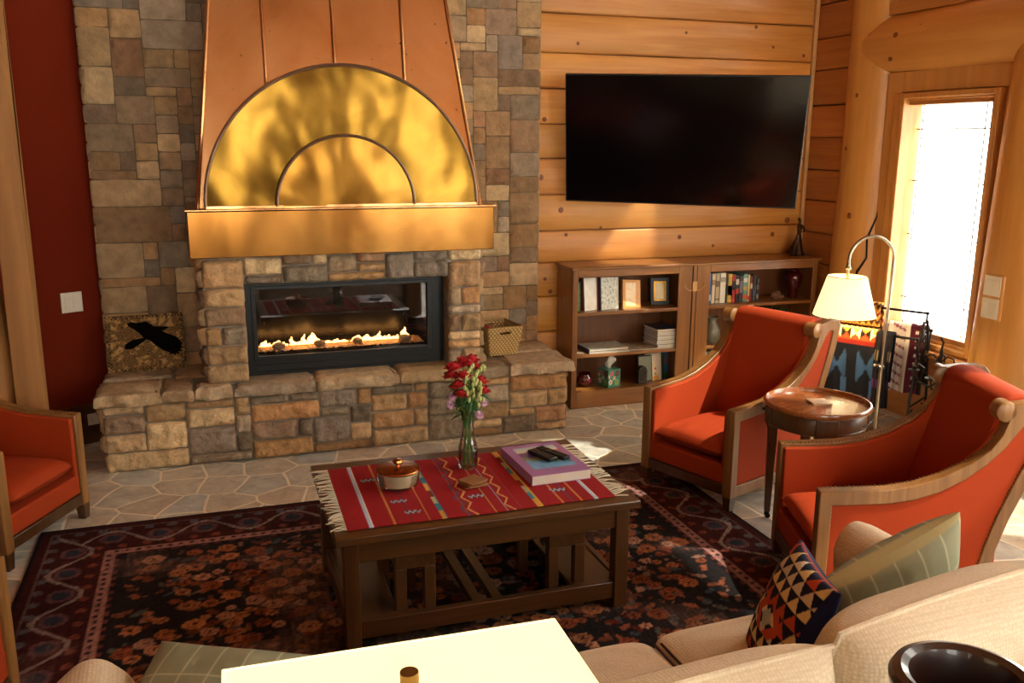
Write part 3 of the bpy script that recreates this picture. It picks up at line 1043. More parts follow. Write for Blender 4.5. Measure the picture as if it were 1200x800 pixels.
# half-round sunburst
ACX, ACZ, AR, AY = .755, 1.432, .757, 5.165
def half(m, r0, r1, y0, y1, n=56):
    outer = [(ACX+r1*math.cos(math.pi*i/n), ACZ+r1*math.sin(math.pi*i/n)) for i in range(n+1)]
    inner = [(ACX+r0*math.cos(math.pi*i/n), ACZ+r0*math.sin(math.pi*i/n)) for i in range(n+1)]
    return outer, inner
def arc_sheet(r0, r1, y, nr=14, na=90, dome=.0):
    m = MB()
    def fn(u, v):
        a = math.pi*u
        r = r0+(r1-r0)*v
        x, z = ACX+r*math.cos(a), ACZ+r*math.sin(a)
        d = .007*noise.noise(Vector((x*3.2, z*2.0, r0*9)))+.004*noise.noise(Vector((x*8, z*6, 3)))
        return (x, y-dome*math.sin(math.pi*v)+d, z)
    m.grid(fn, na, nr)
    return m
arc_sheet(.385, AR, AY, dome=.006).build('arch_panel', M['brass_sheet'], hd, angle=70)
arc_sheet(.0, .38, AY-.012, dome=.0).build('inner_arch_panel', metalmat('warm_brass_sheet', '704c1a', '926c30', .20, 1.8, .22), hd, angle=70)
m = MB()
n = 60
def arc3(r, y):
    return [(ACX+r*math.cos(math.pi*i/n), y, ACZ+r*math.sin(math.pi*i/n)) for i in range(n+1)]
# outer skirt of the arch, back to the sloping hood
def skirt(u, v):
    a = math.pi*u
    z = ACZ+AR*math.sin(a)
    yb = max(AY+.01, hood_front_y(z)+.02)
    return (ACX+AR*math.cos(a), AY+(yb-AY)*v, z)
m.grid(skirt, 90, 3)
m.build('arch_skirt', M['copper'], hd, angle=70)
MB().tube(arc3(AR, AY-.004), .0095, 8).build('arch_rim', M['seam'], hd)
MB().tube(arc3(.383, AY-.014), .0085, 8).build('arch_rim', M['seam'], hd)
MB().box(ACX-AR, ACX+AR, AY-.012, AY+.02, 1.424, 1.440).build('base_seam', M['copper'], hd, bevel=.002)

# ================================================================== TELEVISION
tvC = Vector((2.900, 5.255, 1.788))
yw, ti, ro, tw = -.532, .27, -.017, 1.492
n_ = Vector((math.sin(yw), -math.cos(yw), 0))
r_ = Vector((math.cos(yw), math.sin(yw), 0))
u_ = Vector((0, 0, 1))*math.cos(ti)+n_*math.sin(ti)
f_ = n_*math.cos(ti)-Vector((0, 0, 1))*math.sin(ti)
a_ = r_*math.cos(ro)+u_*math.sin(ro)
b_ = -r_*math.sin(ro)+u_*math.cos(ro)
tvm = frame_mtx((0, 0, 0), a_, -f_, b_)       # local x right, y away from viewer, z up
th = tw*9/16
tv = thing('television', tvC, 'large black flat television angled out from the log wall', 'television')
m = MB(tvm)
m.box(-tw/2, tw/2, 0, .028, -th/2, th/2)
m.build('casing', M['black'], tv, local=True, bevel=.004)
m = MB(tvm)
m.box(-tw/2+.008, tw/2-.008, -.003, .001, -th/2+.012, th/2-.008)
m.build('screen', M['black_gloss'], tv, local=True, smooth=False)
m = MB(tvm)
m.box(-.30, .30, .028, .05, -.22, .2)
m.build('rear_housing', M['black'], tv, local=True, bevel=.008)
tp = tvC-f_*.05
m = MB()
m.box(2.82, 3.02, 5.785, 5.802, 1.62, 1.96)
m.tube([(2.90, 5.785, 1.79), (3.05, 5.62, 1.79), tuple(tp)], .022, 8)
m.tube([(2.90, 5.785, 1.72), (3.05, 5.62, 1.72), tuple(tp-Vector((0, 0, .05)))], .016, 8)
m.build('wall_mount', M['black'], tv)

# ================================================================== SWITCH PLATES
def plate(mtx, label, w_, h_, n, origin, horiz=False):
    t = thing('light_switch' if not horiz else 'wall_outlet', origin, label, 'light switch' if not horiz else 'outlet', group=None)
    m = MB(mtx)
    m.box(-w_/2, w_/2, -.006, 0, -h_/2, h_/2)
    m.build('cover_plate', M['white'], t, local=True, bevel=.002)
    for i in range(n):
        cx = (i-(n-1)/2)*.046
        m = MB(mtx)
        if horiz:
            m.box(cx-.014, cx+.014, -.009, -.005, -.018, .018)
        else:
            m.box(cx-.0165, cx+.0165, -.0085, -.005, -.033, .033)
        m.build('socket' if horiz else 'rocker', M['white'], t, local=True, bevel=.0015)
    return t
def on_red(x):
    t = (x+.60)/(-2.0)
    return 5.80+t*(4.82-5.80)
dv = Vector((2.0, .98, 0)).normalized()
nv = Vector((dv.y, -dv.x, 0))
px = -.775
plate(frame_mtx((0, 0, 0), dv, -nv, Z), 'white two gang light switch on the dark red wall', .118, .118, 2, (px, on_red(px)-.001, .862))
px = -.70
plate(frame_mtx((0, 0, 0), dv, -nv, Z), 'cream outlet plate set in the baseboard left of the hearth', .115, .07, 2, (px, on_red(px)-.024, .15), True)
mx_ = frame_mtx((0, 0, 0), (0, -1, 0), (1, 0, 0), (0, 0, 1))
for zc, lab in ((1.005, 'upper of the two white switch plates on the log right of the window'), (.875, 'lower of the two white switch plates on the log right of the window')):
    pd = MB()
    pd.box(4.205, 4.26, 3.875, 4.015, zc-.062, zc+.062)
    t = plate(mx_, lab, .115, .115, 2, (4.203, 3.945, zc))
    t['group'] = 'switch plates on the log'
struct(B(4.204, 4.30, 3.87, 4.02, .80, 1.08).build('trim_8', M['log_z'], bevel=.02, seg=3), 'flat pad cut in the log for the switches')
plate(mx_, 'white outlet plate low on the wall below the window', .115, .07, 2, (4.348, 4.62, .33), True)

# ================================================================== BOOKCASE
bc = thing('bookcase', (3.235, 5.64, 0), 'long low brown wooden bookcase with two open bays under the television', 'bookcase')
bx0, bx1, byf, byb, bt = 2.275, 4.195, 5.495, 5.792, .975
def cw(name, *a, mat='case_x', bev=.003):
    return B(*a).build(name, M[mat], bc, bevel=bev)
cw('top_board', bx0-.015, bx1+.02, byf-.02, byb, bt-.02, bt, bev=.006)
cw('side_panel', bx0, bx0+.022, byf+.018, byb-.01, 0, bt-.02, mat='case_z')
cw('side_panel', bx1-.022, bx1, byf+.018, byb-.01, 0, bt-.02, mat='case_z')
cw('divider', 3.10, 3.122, byf+.018, byb-.012, .05, bt-.02, mat='case_z')
cw('divider', 3.250, 3.272, byf+.018, byb-.012, .05, bt-.02, mat='case_z')
cw('back_panel', bx0+.02, bx1-.02, byb-.012, byb-.002, .05, bt-.02, mat='case_back')
cw('stile', bx0, bx0+.038, byf, byf+.019, 0, bt-.02, mat='case_z')
cw('stile', bx1-.038, bx1, byf, byf+.019, 0, bt-.02, mat='case_z')
cw('stile', 3.062, 3.165, byf, byf+.019, 0, bt-.02, mat='case_z')
cw('stile', 3.205, 3.308, byf, byf+.019, 0, bt-.02, mat='case_z')
cw('center_strip', 3.172, 3.198, byf-.004, byf+.019, 0, bt-.02, mat='case_z')
cw('dark_strip', 3.160, 3.21, byf+.006, byf+.018, 0, bt-.02, mat='black_line', bev=0)  # dark backing, seen as two black lines beside the centre strip
cw('top_rail', bx0+.038, 3.062, byf, byf+.019, .905, bt-.02)
cw('top_rail', 3.308, bx1-.038, byf, byf+.019, .905, bt-.02)
cw('plinth', bx0+.038, 3.062, byf, byf+.019, 0, .118)
cw('plinth', 3.308, bx1-.038, byf, byf+.019, 0, .118)
for (a, b) in ((bx0+.022, 3.10), (3.272, bx1-.022)):
    for z in (.375, .665):
        cw('shelf', a, b, byf+.004, byb-.012, z-.022, z)
    cw('bottom_shelf', a, b, byf+.010, byb-.012, .098, .118)
# half-ring inlay across the centre stiles
m = MB()
m.box(3.168, 3.202, byf-.008, byf+.004, .775, .845)
for s_ in (-1, 1):
    m.tube([(3.185+s_*(.02+.062*math.sin(a)), byf-.001, .835-.055*math.cos(a)-.0) for a in [i*math.pi/2/10 for i in range(11)]], .0035, 6)
m.build('inlay', M['inlay'], bc, bevel=.001)

# ------------------------------------------------------------------ books helpers
def book(name, mtx, w_, h_, d_, col, label, group, motif=None, spine=None, cat='book'):
    """spine faces local -y; x = thickness, z = height, y = depth"""
    t = bpy.data.objects.new(name, None)
    COL.objects.link(t)
    t.matrix_world = mtx
    t.empty_display_size = .03
    tag(t, label, cat, group)
    c = rgb(col)[:3]
    m = MB()
    m.col = c
    th_ = min(.003, w_*.2)
    m.box(-w_/2, -w_/2+th_, 0, d_, 0, h_)
    m.box(w_/2-th_, w_/2, 0, d_, 0, h_)
    m.box(-w_/2, w_/2, 0, th_, 0, h_)
    if motif:
        motif(m, w_, h_, d_)
    m.build('cover', M['paint'], t, local=True, bevel=.0008, seg=1)
    B(-w_/2+th_, w_/2-th_, th_, d_-.004, .003, h_-.003).build('pages', M['paper'], t, local=True, smooth=False)
    return t
def spine_marks(cols):
    def fn(m, w_, h_, d_):
        for (z0, z1, c) in cols:
            m.col = rgb(c)[:3]
            m.box(-w_/2+.001, w_/2-.001, -.0008, .001, z0*h_, z1*h_)
    return fn
S1, S2, S3 = .665, .375, .118
def at(x, y, z, rz=0, ry=0):
    return Matrix.Translation((x, y, z)) @ Matrix.Rotation(rz, 4, 'Z') @ Matrix.Rotation(ry, 4, 'Y')
g = 'books standing on the top shelf of the right bay'
xb = 3.325
specs = [(.020, .215, 'e6dcc0', 'cream thin book at the left end of the upper right shelf', [(.3, .7, 'b8a888')]),
         (.022, .212, '3a5c8c', 'blue spined book second on the upper right shelf', [(.1, .3, 'c8d0dc')]),
         (.030, .212, 'c8b494', 'tan book right of the blue book', [(.62, .8, '8a6a48')]),
         (.034, .214, 'b4a07c', 'thick pale brown book among the tall books', [(.55, .75, '6a5238'), (.1, .16, '6a5238')]),
         (.046, .216, 'd8d0b8', 'thick off white book right of the pale brown one', [(.7, .86, '9a9078')]),
         (.014, .205, '20281c', 'thin dark green book beside the yellow book', []),
         (.034, .205, 'd0a83a', 'yellow spined book on the upper right shelf', [(.1, .9, 'b89030'), (.25, .6, '3a3018')]),
         (.026, .195, 'a82420', 'red and black book right of the yellow one', [(.45, .8, '18100e'), (.0, .12, 'd84838')]),
         (.028, .195, '1c1614', 'black book with a red band on its spine', [(.3, .5, 'b03020'), (.65, .85, 'c8c0b0')]),
         (.030, .190, '28282c', 'black book with grey spine lettering', [(.35, .8, '6a6a70')]),
         (.036, .200, '6a9a90', 'teal book with orange marks on its spine', [(.1, .25, 'd05030'), (.4, .55, 'c8a050'), (.7, .85, 'e0e0c8')]),
         (.018, .195, 'e0d088', 'narrow pale yellow book near the dark books', [(.05, .2, 'c84030')]),
         (.020, .185, '7a1c1c', 'dark red book near the right end of the row', [(.5, .7, 'e0c890')]),
         (.030, .190, '14161a', 'black book at the right end of the row', [(.2, .6, '3a4a60')]),
         (.022, .165, '2a2a28', 'short speckled dark book last of the row', [(.1, .3, '8a8a80'), (.5, .7, '6a6a60')])]
for (w_, h_, c, lab, mk) in specs:
    book('book', at(xb+w_/2, 5.575, S1, 0, 0), w_, h_, .15, c, lab, g, spine_marks(mk))
    xb += w_+.002
# lower right bay, partly hidden by the armchair
xb = 3.325
for (w_, h_, c, lab, mk) in [(.02, .2, '3a7ca0', 'blue book at the left of the low right shelf', [(.5, .8, 'e0e0e0')]), (.016, .19, 'd8d8d0', 'white book on the low right shelf', [(.4, .6, '4a90b0')]), (.022, .195, '2a6a7a', 'teal book on the low right shelf', [(.2, .4, 'e8e0c0')]), (.024, .18, '9a3a28', 'brick red book on the low right shelf', [(.6, .8, 'e0c0a0')]), (.026, .19, 'b89a6a', 'tan book on the low right shelf', [(.2, .7, '8a6a40')]), (.02, .185, 'c8c0a8', 'cream book on the low right shelf', [(.5, .6, '7a2a2a')]), (.024, .17, '4a3020', 'dark brown book on the low right shelf', []), (.03, .175, 'a08050', 'ochre book on the low right shelf', [(.3, .6, '503010')])]:
    book('book', at(xb+w_/2, 5.575, S3), w_, h_, .15, c, lab, 'books on the low shelf of the right bay', spine_marks(mk))
    xb += w_+.002
# left bay, top shelf: face-out books, turned; local frame: cover faces -y
def cover_book(name, x, y, z, w_, h_, t_, rz, tilt, fn, label, group, spinecol, lean=0):
    t = bpy.data.objects.new(name, None)
    COL.objects.link(t)
    t.matrix_world = Matrix.Translation((x, y, z)) @ Matrix.Rotation(rz, 4, 'Z') @ Matrix.Rotation(lean, 4, 'Y') @ Matrix.Rotation(-tilt, 4, 'X')
    tag(t, label, 'book', group)
    m = MB()
    m.col = rgb(spinecol)[:3]
    m.box(0, w_, .002, t_, 0, h_)
    m.grid(lambda u, v: (w_*u, 0, h_*v), 28, 34, fn)
    m.col = rgb(spinecol)[:3]
    m.box(0, .003, 0, .003, 0, h_)
    m.build('cover', M['paint'], t, local=True, smooth=False)
    B(.004, w_-.001, .005, t_-.003, -.0006, h_+.0006).build('pages', M['paper'], t, local=True, smooth=False)
    return t
def cmix(a, b, t):
    a, b = rgb(a), rgb(b)
    return tuple(a[i]*(1-t)+b[i]*t for i in range(3))
def nz(u, v, s, k=0):
    return noise.noise(Vector((u*s, v*s, k)))*.5+.5
def cv_green(u, v):
    n = nz(u, v, 9, 1)
    return rgb('2f6a4a')[:3] if n < .42 else (rgb('6aa04a')[:3] if n < .55 else (rgb('d8a040')[:3] if n < .62 else rgb('30507a')[:3]))
def cv_white(u, v):
    if u > .84: return rgb('7a2a20')[:3]
    if u < .06: return rgb('2a2a38')[:3]
    return cmix('f0ead8', 'd8d0bc', nz(u, v, 5, 2))
def cv_patch(u, v):
    if u < .05: return rgb('20283a')[:3]
    if u > .9: return rgb('c8c0a8')[:3]
    n = nz(u, v, 12, 3)
    return cmix('e8e2d0', '7a9a88', max(0, (n-.4)*3)) if n > .4 else cmix('b08a80', 'e8e2d0', n*2)
def cv_orange(u, v):
    if .16 < u < .74 and .1 < v < .9:
        return cmix('f0e0b8', 'e8b870', nz(u, v, 8, 4))
    return rgb('d8923a')[:3]
g = 'cookbooks face out on the top shelf of the left bay'
cover_book('book', 2.325, 5.535, S1, .150, .19, .012, R(52), R(2), cv_green, 'green illustrated book turned sideways at the left end of the top shelf', g, '2a5a48')
cover_book('book', 2.385, 5.560, S1, .135, .225, .028, R(14), R(9), cv_white, 'white book with a dark red edge on the top left shelf', g, '6a2018', R(3))
cover_book('book', 2.512, 5.568, S1, .150, .222, .026, R(10), R(9), cv_patch, 'pale patchwork patterned book on the top left shelf', g, '20283a', R(3))
cover_book('book', 2.680, 5.570, S1, .150, .200, .022, R(10), R(11), cv_orange, 'orange framed book leaning right of the patchwork one', g, 'b8702a', R(5))
# spiral of the patchwork book
sp = thing('picture_frame', (3.0, 5.64, S1), 'small dark framed mirror like picture at the right of the top left shelf', 'picture frame')
fm = Matrix.Rotation(R(-8), 4, 'Z') @ Matrix.Rotation(R(-8), 4, 'X')
m = MB(fm)
m.ring([(-.07, 0), (.07, 0), (.07, .19), (-.07, .19)], [(-.045, .028), (.045, .028), (.045, .165), (-.045, .165)], 'y', -.008, .012)
m.build('frame', M['black'], sp, local=True, bevel=.002)
m = MB(fm)
m.ring([(-.046, .027), (.046, .027), (.046, .166), (-.046, .166)], [(-.032, .04), (.032, .04), (.032, .152), (-.032, .152)], 'y', -.003, .006)
m.build('mat_border', M['brass'], sp, local=True, bevel=.001)
m = MB(fm)
m.box(-.033, .033, .002, .006, .039, .153)
m.build('picture', plain('silvery_picture', 'a89878', .15, .7), sp, local=True)
m = MB(fm)
m.prism([(.012, .02), (.012, .12), (.09, .004)], 'x', -.02, .02)
m.build('easel_back', M['black'], sp, local=True)
# left bay middle shelf: magazines
def flatbook(name, x, y, z, w_, d_, t_, rz, fn, label, group, edge='cfc8b8', cat='book', cov='3a3a4a'):
    t = bpy.data.objects.new(name, None)
    COL.objects.link(t)
    t.matrix_world = Matrix.Translation((x, y, z)) @ Matrix.Rotation(rz, 4, 'Z')
    tag(t, label, cat, group)
    m = MB()
    m.col = rgb(cov)[:3]
    m.box(-w_/2, w_/2, -d_/2, d_/2, 0, .0015)
    m.box(-w_/2, -w_/2+.0015, -d_/2, d_/2, 0, t_-.001)
    m.grid(lambda u, v: (w_*(u-.5), d_*(v-.5), t_), 30, 24, fn)
    m.box(-w_/2, w_/2, -d_/2, d_/2, t_-.002, t_-.0003)
    m.build('cover', M['paint'], t, local=True, smooth=False)
    B(-w_/2+.0015, w_/2-.002, -d_/2+.002, d_/2-.002, .0016, t_-.002).build('pages', M['paper'], t, local=True, smooth=False)
    return t
def cv_mag1(u, v):
    n = nz(u, v, 7, 9)
    return cmix('b8b8a0', '6a5a70', n) if n > .45 else cmix('7a8a60', 'd8d0b8', n)
def cv_mag2(u, v):
    n = nz(u, v, 6, 14)
    return cmix('c8b890', '4a3a50', n)
g = 'magazines lying on the middle shelf of the left bay'
flatbook('magazine', 2.345, 5.63, S2, .07, .20, .006, 0, cv_mag2, 'thin magazine at the far left of the middle shelf', g, cat='magazine')
flatbook('book', 2.562, 5.612, S2, .30, .215, .014, R(-2), cv_mag1, 'large flat book underneath the one on the middle shelf', g)
flatbook('book', 2.558, 5.618, S2+.0145, .295, .20, .016, R(1), cv_mag1, 'large flat book with pale pictured cover, uppermost on the middle shelf', g)
flatbook('magazine', 2.832, 5.612, S2, .225, .20, .009, R(-3), cv_mag2, 'single flat magazine between the large books and the tall pile', g, cat='magazine')
def cv_navy(u, v):
    return rgb('20242e')[:3] if u < .5 or v > .75 else rgb('2a4a8a')[:3]
for k in range(9):
    last = k == 8
    flatbook('magazine', 3.012+.003*math.sin(k*2.1), 5.625+.003*math.cos(k*3), S2+k*.0153, .165, .21, .015, R(.8*math.sin(k*1.7)), cv_navy,
             'topmost catalogue of the tall pile on the middle left shelf' if last else 'white edged catalogue, %s from the bottom of the tall pile beneath the topmost' % ['first', 'second', 'third', 'fourth', 'fifth', 'sixth', 'seventh', 'eighth'][k], 'pile of catalogues', cat='magazine', cov='e0e0dc')
# low shelf of left bay
m = MB()
m.lathe([(.0, 0), (.026, 0), (.045, .012), (.058, .04), (.055, .066), (.040, .082), (.038, .088), (.043, .094), (.040, .096), (.034, .088), (.036, .08), (.048, .06), (.05, .04), (.03, .014), (0, .012)], (2.43, 5.63, S3), 32, cap=False)
tag(m.build('pot', M['maroon_glaze']), 'small round maroon glazed pot on the bottom left shelf', 'pot')
ts = thing('tissue_box', (2.605, 5.60, S3), 'green flower patterned tissue box with a white tissue pulled up', 'tissue box', rz=R(16))
def cv_flor(u, v):
    for (a, b, r_, c) in ((.2, .3, .14, 'e8d8c8'), (.7, .25, .15, '7ac04a'), (.75, .75, .16, '3a2018'), (.3, .78, .13, 'd86a6a'), (.5, .5, .1, 'e0c8b0'), (.05, .6, .1, 'f0e8d8')):
        d = math.hypot(u-a, v-b)
        if d < r_*.45: return rgb('a83838')[:3]
        if d < r_: return rgb(c)[:3]
    return rgb('3e7f6c')[:3]
m = MB()
h = .125
for (o_, ux) in (((-.055, -.055), (1, 0)), ((.055, -.055), (0, 1)), ((.055, .055), (-1, 0)), ((-.055, .055), (0, -1))):
    m.grid(lambda u, v: (o_[0]+ux[0]*.11*u, o_[1]+ux[1]*.11*u, h*v), 16, 16, cv_flor)
m.col = rgb('4a8a74')[:3]
m.grid(lambda u, v: (-.055+.11*u, -.055+.11*v, h), 2, 2)
m.build('carton', M['paint'], ts, local=True, smooth=False)
m = MB()
def tis(u, v):
    a = u*2*math.pi
    r = .008+.028*math.sin(v*math.pi*.8)*(1+.35*math.sin(3*a+v*4))
    return (r*math.cos(a)+.012*v*v, r*.55*math.sin(a)+.01*math.sin(v*5), h-.002+.085*v+.012*math.sin(2*a)*v)
m.grid(tis, 24, 12)
m.build('tissue', plain('tissue', 'e8e6e0', .9), ts, local=True)
cb = thing('carved_box', (2.845, 5.575, S3), 'small dark carved stone block with rounded top on the bottom left shelf', 'ornament')
m = MB()
m.prism([(-.035, 0), (.035, 0), (.035, .10), (.024, .122), (0, .13), (-.024, .122), (-.035, .10)], 'y', -.02, .02)
m.build('block', plain('dark_stone', '26241e', .35), cb, local=True, bevel=.004)
m = MB()
m.tube([(.02*math.cos(t*.9), -.021, .06+.03*math.sin(t*1.3)) for t in range(12)], .003, 6)
m.tube([(-.022, -.021, .02), (-.012, -.021, .05), (-.02, -.021, .09), (0, -.021, .112), (.02, -.021, .09), (.012, -.021, .05), (.022, -.021, .02)], .003, 6)
m.build('carving', plain('carving_stone', '3a382e', .35), cb, local=True)
def cv_grey(u, v):
    if u < .05 or u > .95 or v < .04 or v > .96: return rgb('1a1a1a')[:3]
    return cmix('8a9488', '7a847a', nz(u, v, 6, 3))
def cv_ball(u, v):
    for (a, b, r_, c) in ((.2, .12, .13, '3a80b0'), (.12, .24, .12, 'b83a2a'), (.62, .08, .17, 'e0a030'), (.6, .45, .07, 'c86a4a'), (.62, .25, .06, '4a7a3a')):
        if math.hypot((u-a), (v-b)*1.4) < r_: return rgb(c)[:3]
    if .1 < u < .35 and .62 < v < .78: return rgb('7aa05a')[:3]
    return rgb('e6dcc4')[:3]
def cv_dg(u, v):
    return cmix('2a4a3e', '1e3430', nz(u, v, 5, 1))
def cv_land(u, v):
    if v < .2: return rgb('3a7a3a')[:3]
    if v < .45: return rgb('3a90b8')[:3] if u < .55 else rgb('24405e')[:3]
    n = math.hypot(u-.5, v-.6)
    if n < .2: return rgb('8a7a88')[:3]
    return rgb('3a6a98')[:3]
g = 'picture books standing on the bottom left shelf'
cover_book('book', 3.03, 5.66, S3, .13, .215, .02, R(-3), R(5), cv_land, 'blue picture book with a pale figure at the right of the bottom left shelf', g, '2a4a70')
cover_book('book', 2.93, 5.655, S3, .13, .225, .02, R(-5), R(6), cv_dg, 'dark green book behind the white children book', g, '1e3430')
cover_book('book', 2.905, 5.615, S3, .125, .195, .018, R(4), R(7), cv_ball, 'white book with coloured balls on the cover', g, 'd8d0b8')
cover_book('book', 2.838, 5.600, S3, .115, .190, .010, R(6), R(8), cv_grey, 'grey slate like framed board on the bottom left shelf', g, '141414')
# right bay ornaments
m = MB()
m.lathe([(0, 0), (.030, 0), (.034, .01), (.032, .02), (.038, .05), (.056, .10), (.066, .145), (.062, .175), (.042, .195), (.032, .203), (.036, .214), (.030, .212), (.026, .2), (.03, .18), (0, .17)], (4.09, 5.63, S1), 32, cap=False)
tag(m.build('vase', M['maroon_glaze']), 'tall dark red glazed vase at the right of the upper right shelf', 'vase')
m = MB()
m.col = rgb('8a6a54')[:3]
m.ball((3.94, 5.62, S1+.026), .04, 12, 9, .35, (1.1, .8, .72))
m.ball((3.965, 5.60, S1+.018), .026, 10, 8, .35, (1.1, .9, .72))
tag(m.build('rock_specimen', M['stone'], angle=20), 'small rough brown rock on the upper right shelf beside the vase', 'rock')
m = MB()
m.lathe([(0, 0), (.045, 0), (.058, .02), (.066, .06), (.062, .10), (.042, .135), (.034, .155), (.038, .175), (.048, .188), (.044, .19), (.032, .175), (.028, .155), (.03, .14), (0, .13)], (3.40, 5.60, S2), 32, cap=False)
tag(m.build('vase', M['grey_pot']), 'grey mottled pottery vase on the middle right shelf', 'vase')
m = MB()
for k in range(46):
    a = rnd.random()*6.28
    r0 = rnd.random()*.10
    cx, cy, cz = 3.93+r0*math.cos(a)*1.1, 5.60+r0*math.sin(a)*.6, S2+.16+rnd.random()*.07
    L, wv = .035+.02*rnd.random(), .013
    d = Vector((math.cos(a), math.sin(a), rnd.random()*.8-.2)).normalized()
    sd_ = d.cross(Vector((0, 0, 1))).normalized()
    pts = [Vector((cx, cy, cz))+d*L*t for t in (0, .35, .7, 1)]
    ws = (.002, wv, wv*.8, .001)
    ids = [[m.av(p-sd_*w_+Vector((0, 0, .004))), m.av(p+Vector((0, 0, -.002))), m.av(p+sd_*w_+Vector((0, 0, .004)))] for p, w_ in zip(pts, ws)]
    for i in range(3):
        for j in range(2):
            m.f.append([ids[i][j], ids[i+1][j], ids[i+1][j+1], ids[i][j+1]])
pl = thing('potted_plant', (3.93, 5.60, S2), 'small leafy green plant in dark pot on the middle right shelf', 'plant')
m.build('foliage', M['leaf'], pl, solid=.001)
m = MB()
m.lathe([(0, 0), (.045, 0), (.06, .10), (.064, .11), (.056, .11), (.05, .10), (0, .09)], (3.93, 5.60, S2), 24, cap=False)
for k in range(6):
    a = k*1.05
    m.tube([(3.93, 5.60, S2+.09), (3.93+.03*math.cos(a), 5.60+.02*math.sin(a), S2+.15), (3.93+.07*math.cos(a), 5.60+.04*math.sin(a), S2+.19)], .002, 5)
m.build('pot', M['black'], pl)

# bronze statuette of a dancing woman
st = thing('statuette', (4.135, 5.665, bt), 'bronze statuette of a dancing woman on top of the bookcase', 'statue')
m = MB()
m.lathe([(0, 0), (.052, 0), (.054, .008), (.046, .014), (.044, .022), (0, .024)], n=28, cap=False)
m.build('plinth', M['bronze'], st, local=True)
m = MB()
def skirtf(u, v):
    a = u*2*math.pi
    z = .022+.135*v
    flare = .048*(1-v)**1.3+.016
    fold = 1+.16*math.sin(5*a+3*v)*(1-v)
    return (-.022*(1-v)**1.5+flare*fold*math.cos(a)-.0, flare*.62*fold*math.sin(a), z+.012*math.sin(a+.6)*(1-v))
m.grid(skirtf, 40, 16)
m.build('dress', M['bronze'], st, local=True, solid=.002)
def skinned(name, pts, edges, radii, mat, parent, sub=2, root=0):
    me = bpy.data.meshes.new(name)
    me.from_pydata(pts, edges, [])
    o = bpy.data.objects.new(name, me)
    COL.objects.link(o)
    o.parent = parent
    md = o.modifiers.new('skin', 'SKIN')
    md.use_smooth_shade = True
    if not me.skin_vertices:
        bpy.context.view_layer.objects.active = o
    lay = me.skin_vertices[0] if me.skin_vertices else None
    if lay is not None:
        for i, r_ in enumerate(radii):
            lay.data[i].radius = (r_, r_) if not isinstance(r_, tuple) else r_
            lay.data[i].use_root = (i == root)
    s2 = o.modifiers.new('sub', 'SUBSURF')
    s2.levels = s2.render_levels = sub
    me.materials.append(mat)
    return o
P_ = [(.0, 0, .15), (.003, 0, .175), (.006, 0, .205), (.004, 0, .222), (.002, -.001, .232), (-.002, -.003, .248), (-.004, -.003, .266),
      (.024, -.002, .215), (.040, -.008, .190), (.028, -.020, .170), (.018, -.026, .176),
      (-.015, -.004, .215), (-.020, -.012, .190), (-.004, -.026, .182), (.006, -.03, .185)]
E_ = [(0, 1), (1, 2), (2, 3), (3, 4), (4, 5), (5, 6), (2, 7), (7, 8), (8, 9), (9, 10), (2, 11), (11, 12), (12, 13), (13, 14)]
R_ = [.019, .016, (.022, .014), .010, .008, .015, .011, .010, .008, .007, .006, .010, .008, .007, .006]
skinned('figure', P_, E_, R_, M['bronze'], st)
m = MB()
m.ball((-.001, .005, .262), .013, 10, 8, 0)
m.build('hair', M['bronze'], st, local=True)

# ------------------------------------------------------------------ woven basket on the hearth
bk = thing('woven_basket', (1.735, 5.50, CAPZ1+.006), 'rectangular woven straw basket with cut out handles on the right of the hearth', 'basket', rz=R(6))
def bwall(m, p0, p1, q0, q1, inset=0, hole=False):
    """p0->p1 bottom edge, q0->q1 top edge"""
    p0, p1, q0, q1 = map(Vector, (p0, p1, q0, q1))
    nrm = (p1-p0).cross(q0-p0).normalized()
    L = (p1-p0).length
    H_ = (q0-p0).length
    nu, nv_ = int(L/.0028), int(H_/.0028)
    ids = {}
    for i in range(nu+1):
        for j in range(nv_+1):
            u, v = i/nu, j/nv_
            p = (p0*(1-u)+p1*u)*(1-v)+(q0*(1-u)+q1*u)*v
            row = int(v*H_/.015)
            ph = u*L/.021*math.pi+row*math.pi/2
            k = abs(math.sin(ph))*abs(math.sin(v*H_/.015*math.pi))**.6
            ee = 1 if 0 < i < nu else .2
            m.col = cmix('5e3e20', 'c8a468', min(1, k*1.3)*(.85+.3*nz(u*20, v*30, 1, row)))
            ids[i, j] = m.av(p+nrm*(.005*k*ee))
    for i in range(nu):
        for j in range(nv_):
            u, v = (i+.5)/nu, (j+.5)/nv_
            if hole and abs(u-.5) < .17 and .76 < v < .85:
                continue
            m.f.append([ids[i, j], ids[i+1, j], ids[i+1, j+1], ids[i, j+1]])
m = MB()
bw, bd, tw_, td, bh = .185/2, .13, .235/2, .165, .185
b4 = [(-bw, -bd/1, 0), (bw, -bd, 0), (bw, bd*.6, 0), (-bw, bd*.6, 0)]
t4 = [(-tw_, -td, bh), (tw_, -td, bh), (tw_, td*.7, bh), (-tw_, td*.7, bh)]
for i in range(4):
    j = (i+1) % 4
    bwall(m, b4[i], b4[j], t4[i], t4[j], hole=(i in (0, 2)))
m.build('woven_wall', painted('straw', .8, spec=.3), bk, local=True, angle=70, solid=.004)
m = MB()
m.box(-bw, bw, -bd, bd*.6, .001, .008)
m.build('bottom', plain('straw_dark', '6a4a2a', .9), bk, local=True)
m = MB()
m.tube([(-tw_, -td, bh), (tw_, -td, bh), (tw_, td*.7, bh), (-tw_, td*.7, bh)], .006, 8, closed=True)
m.build('rim', plain('straw_rim', 'a07c48', .8), bk, local=True)
m = MB()
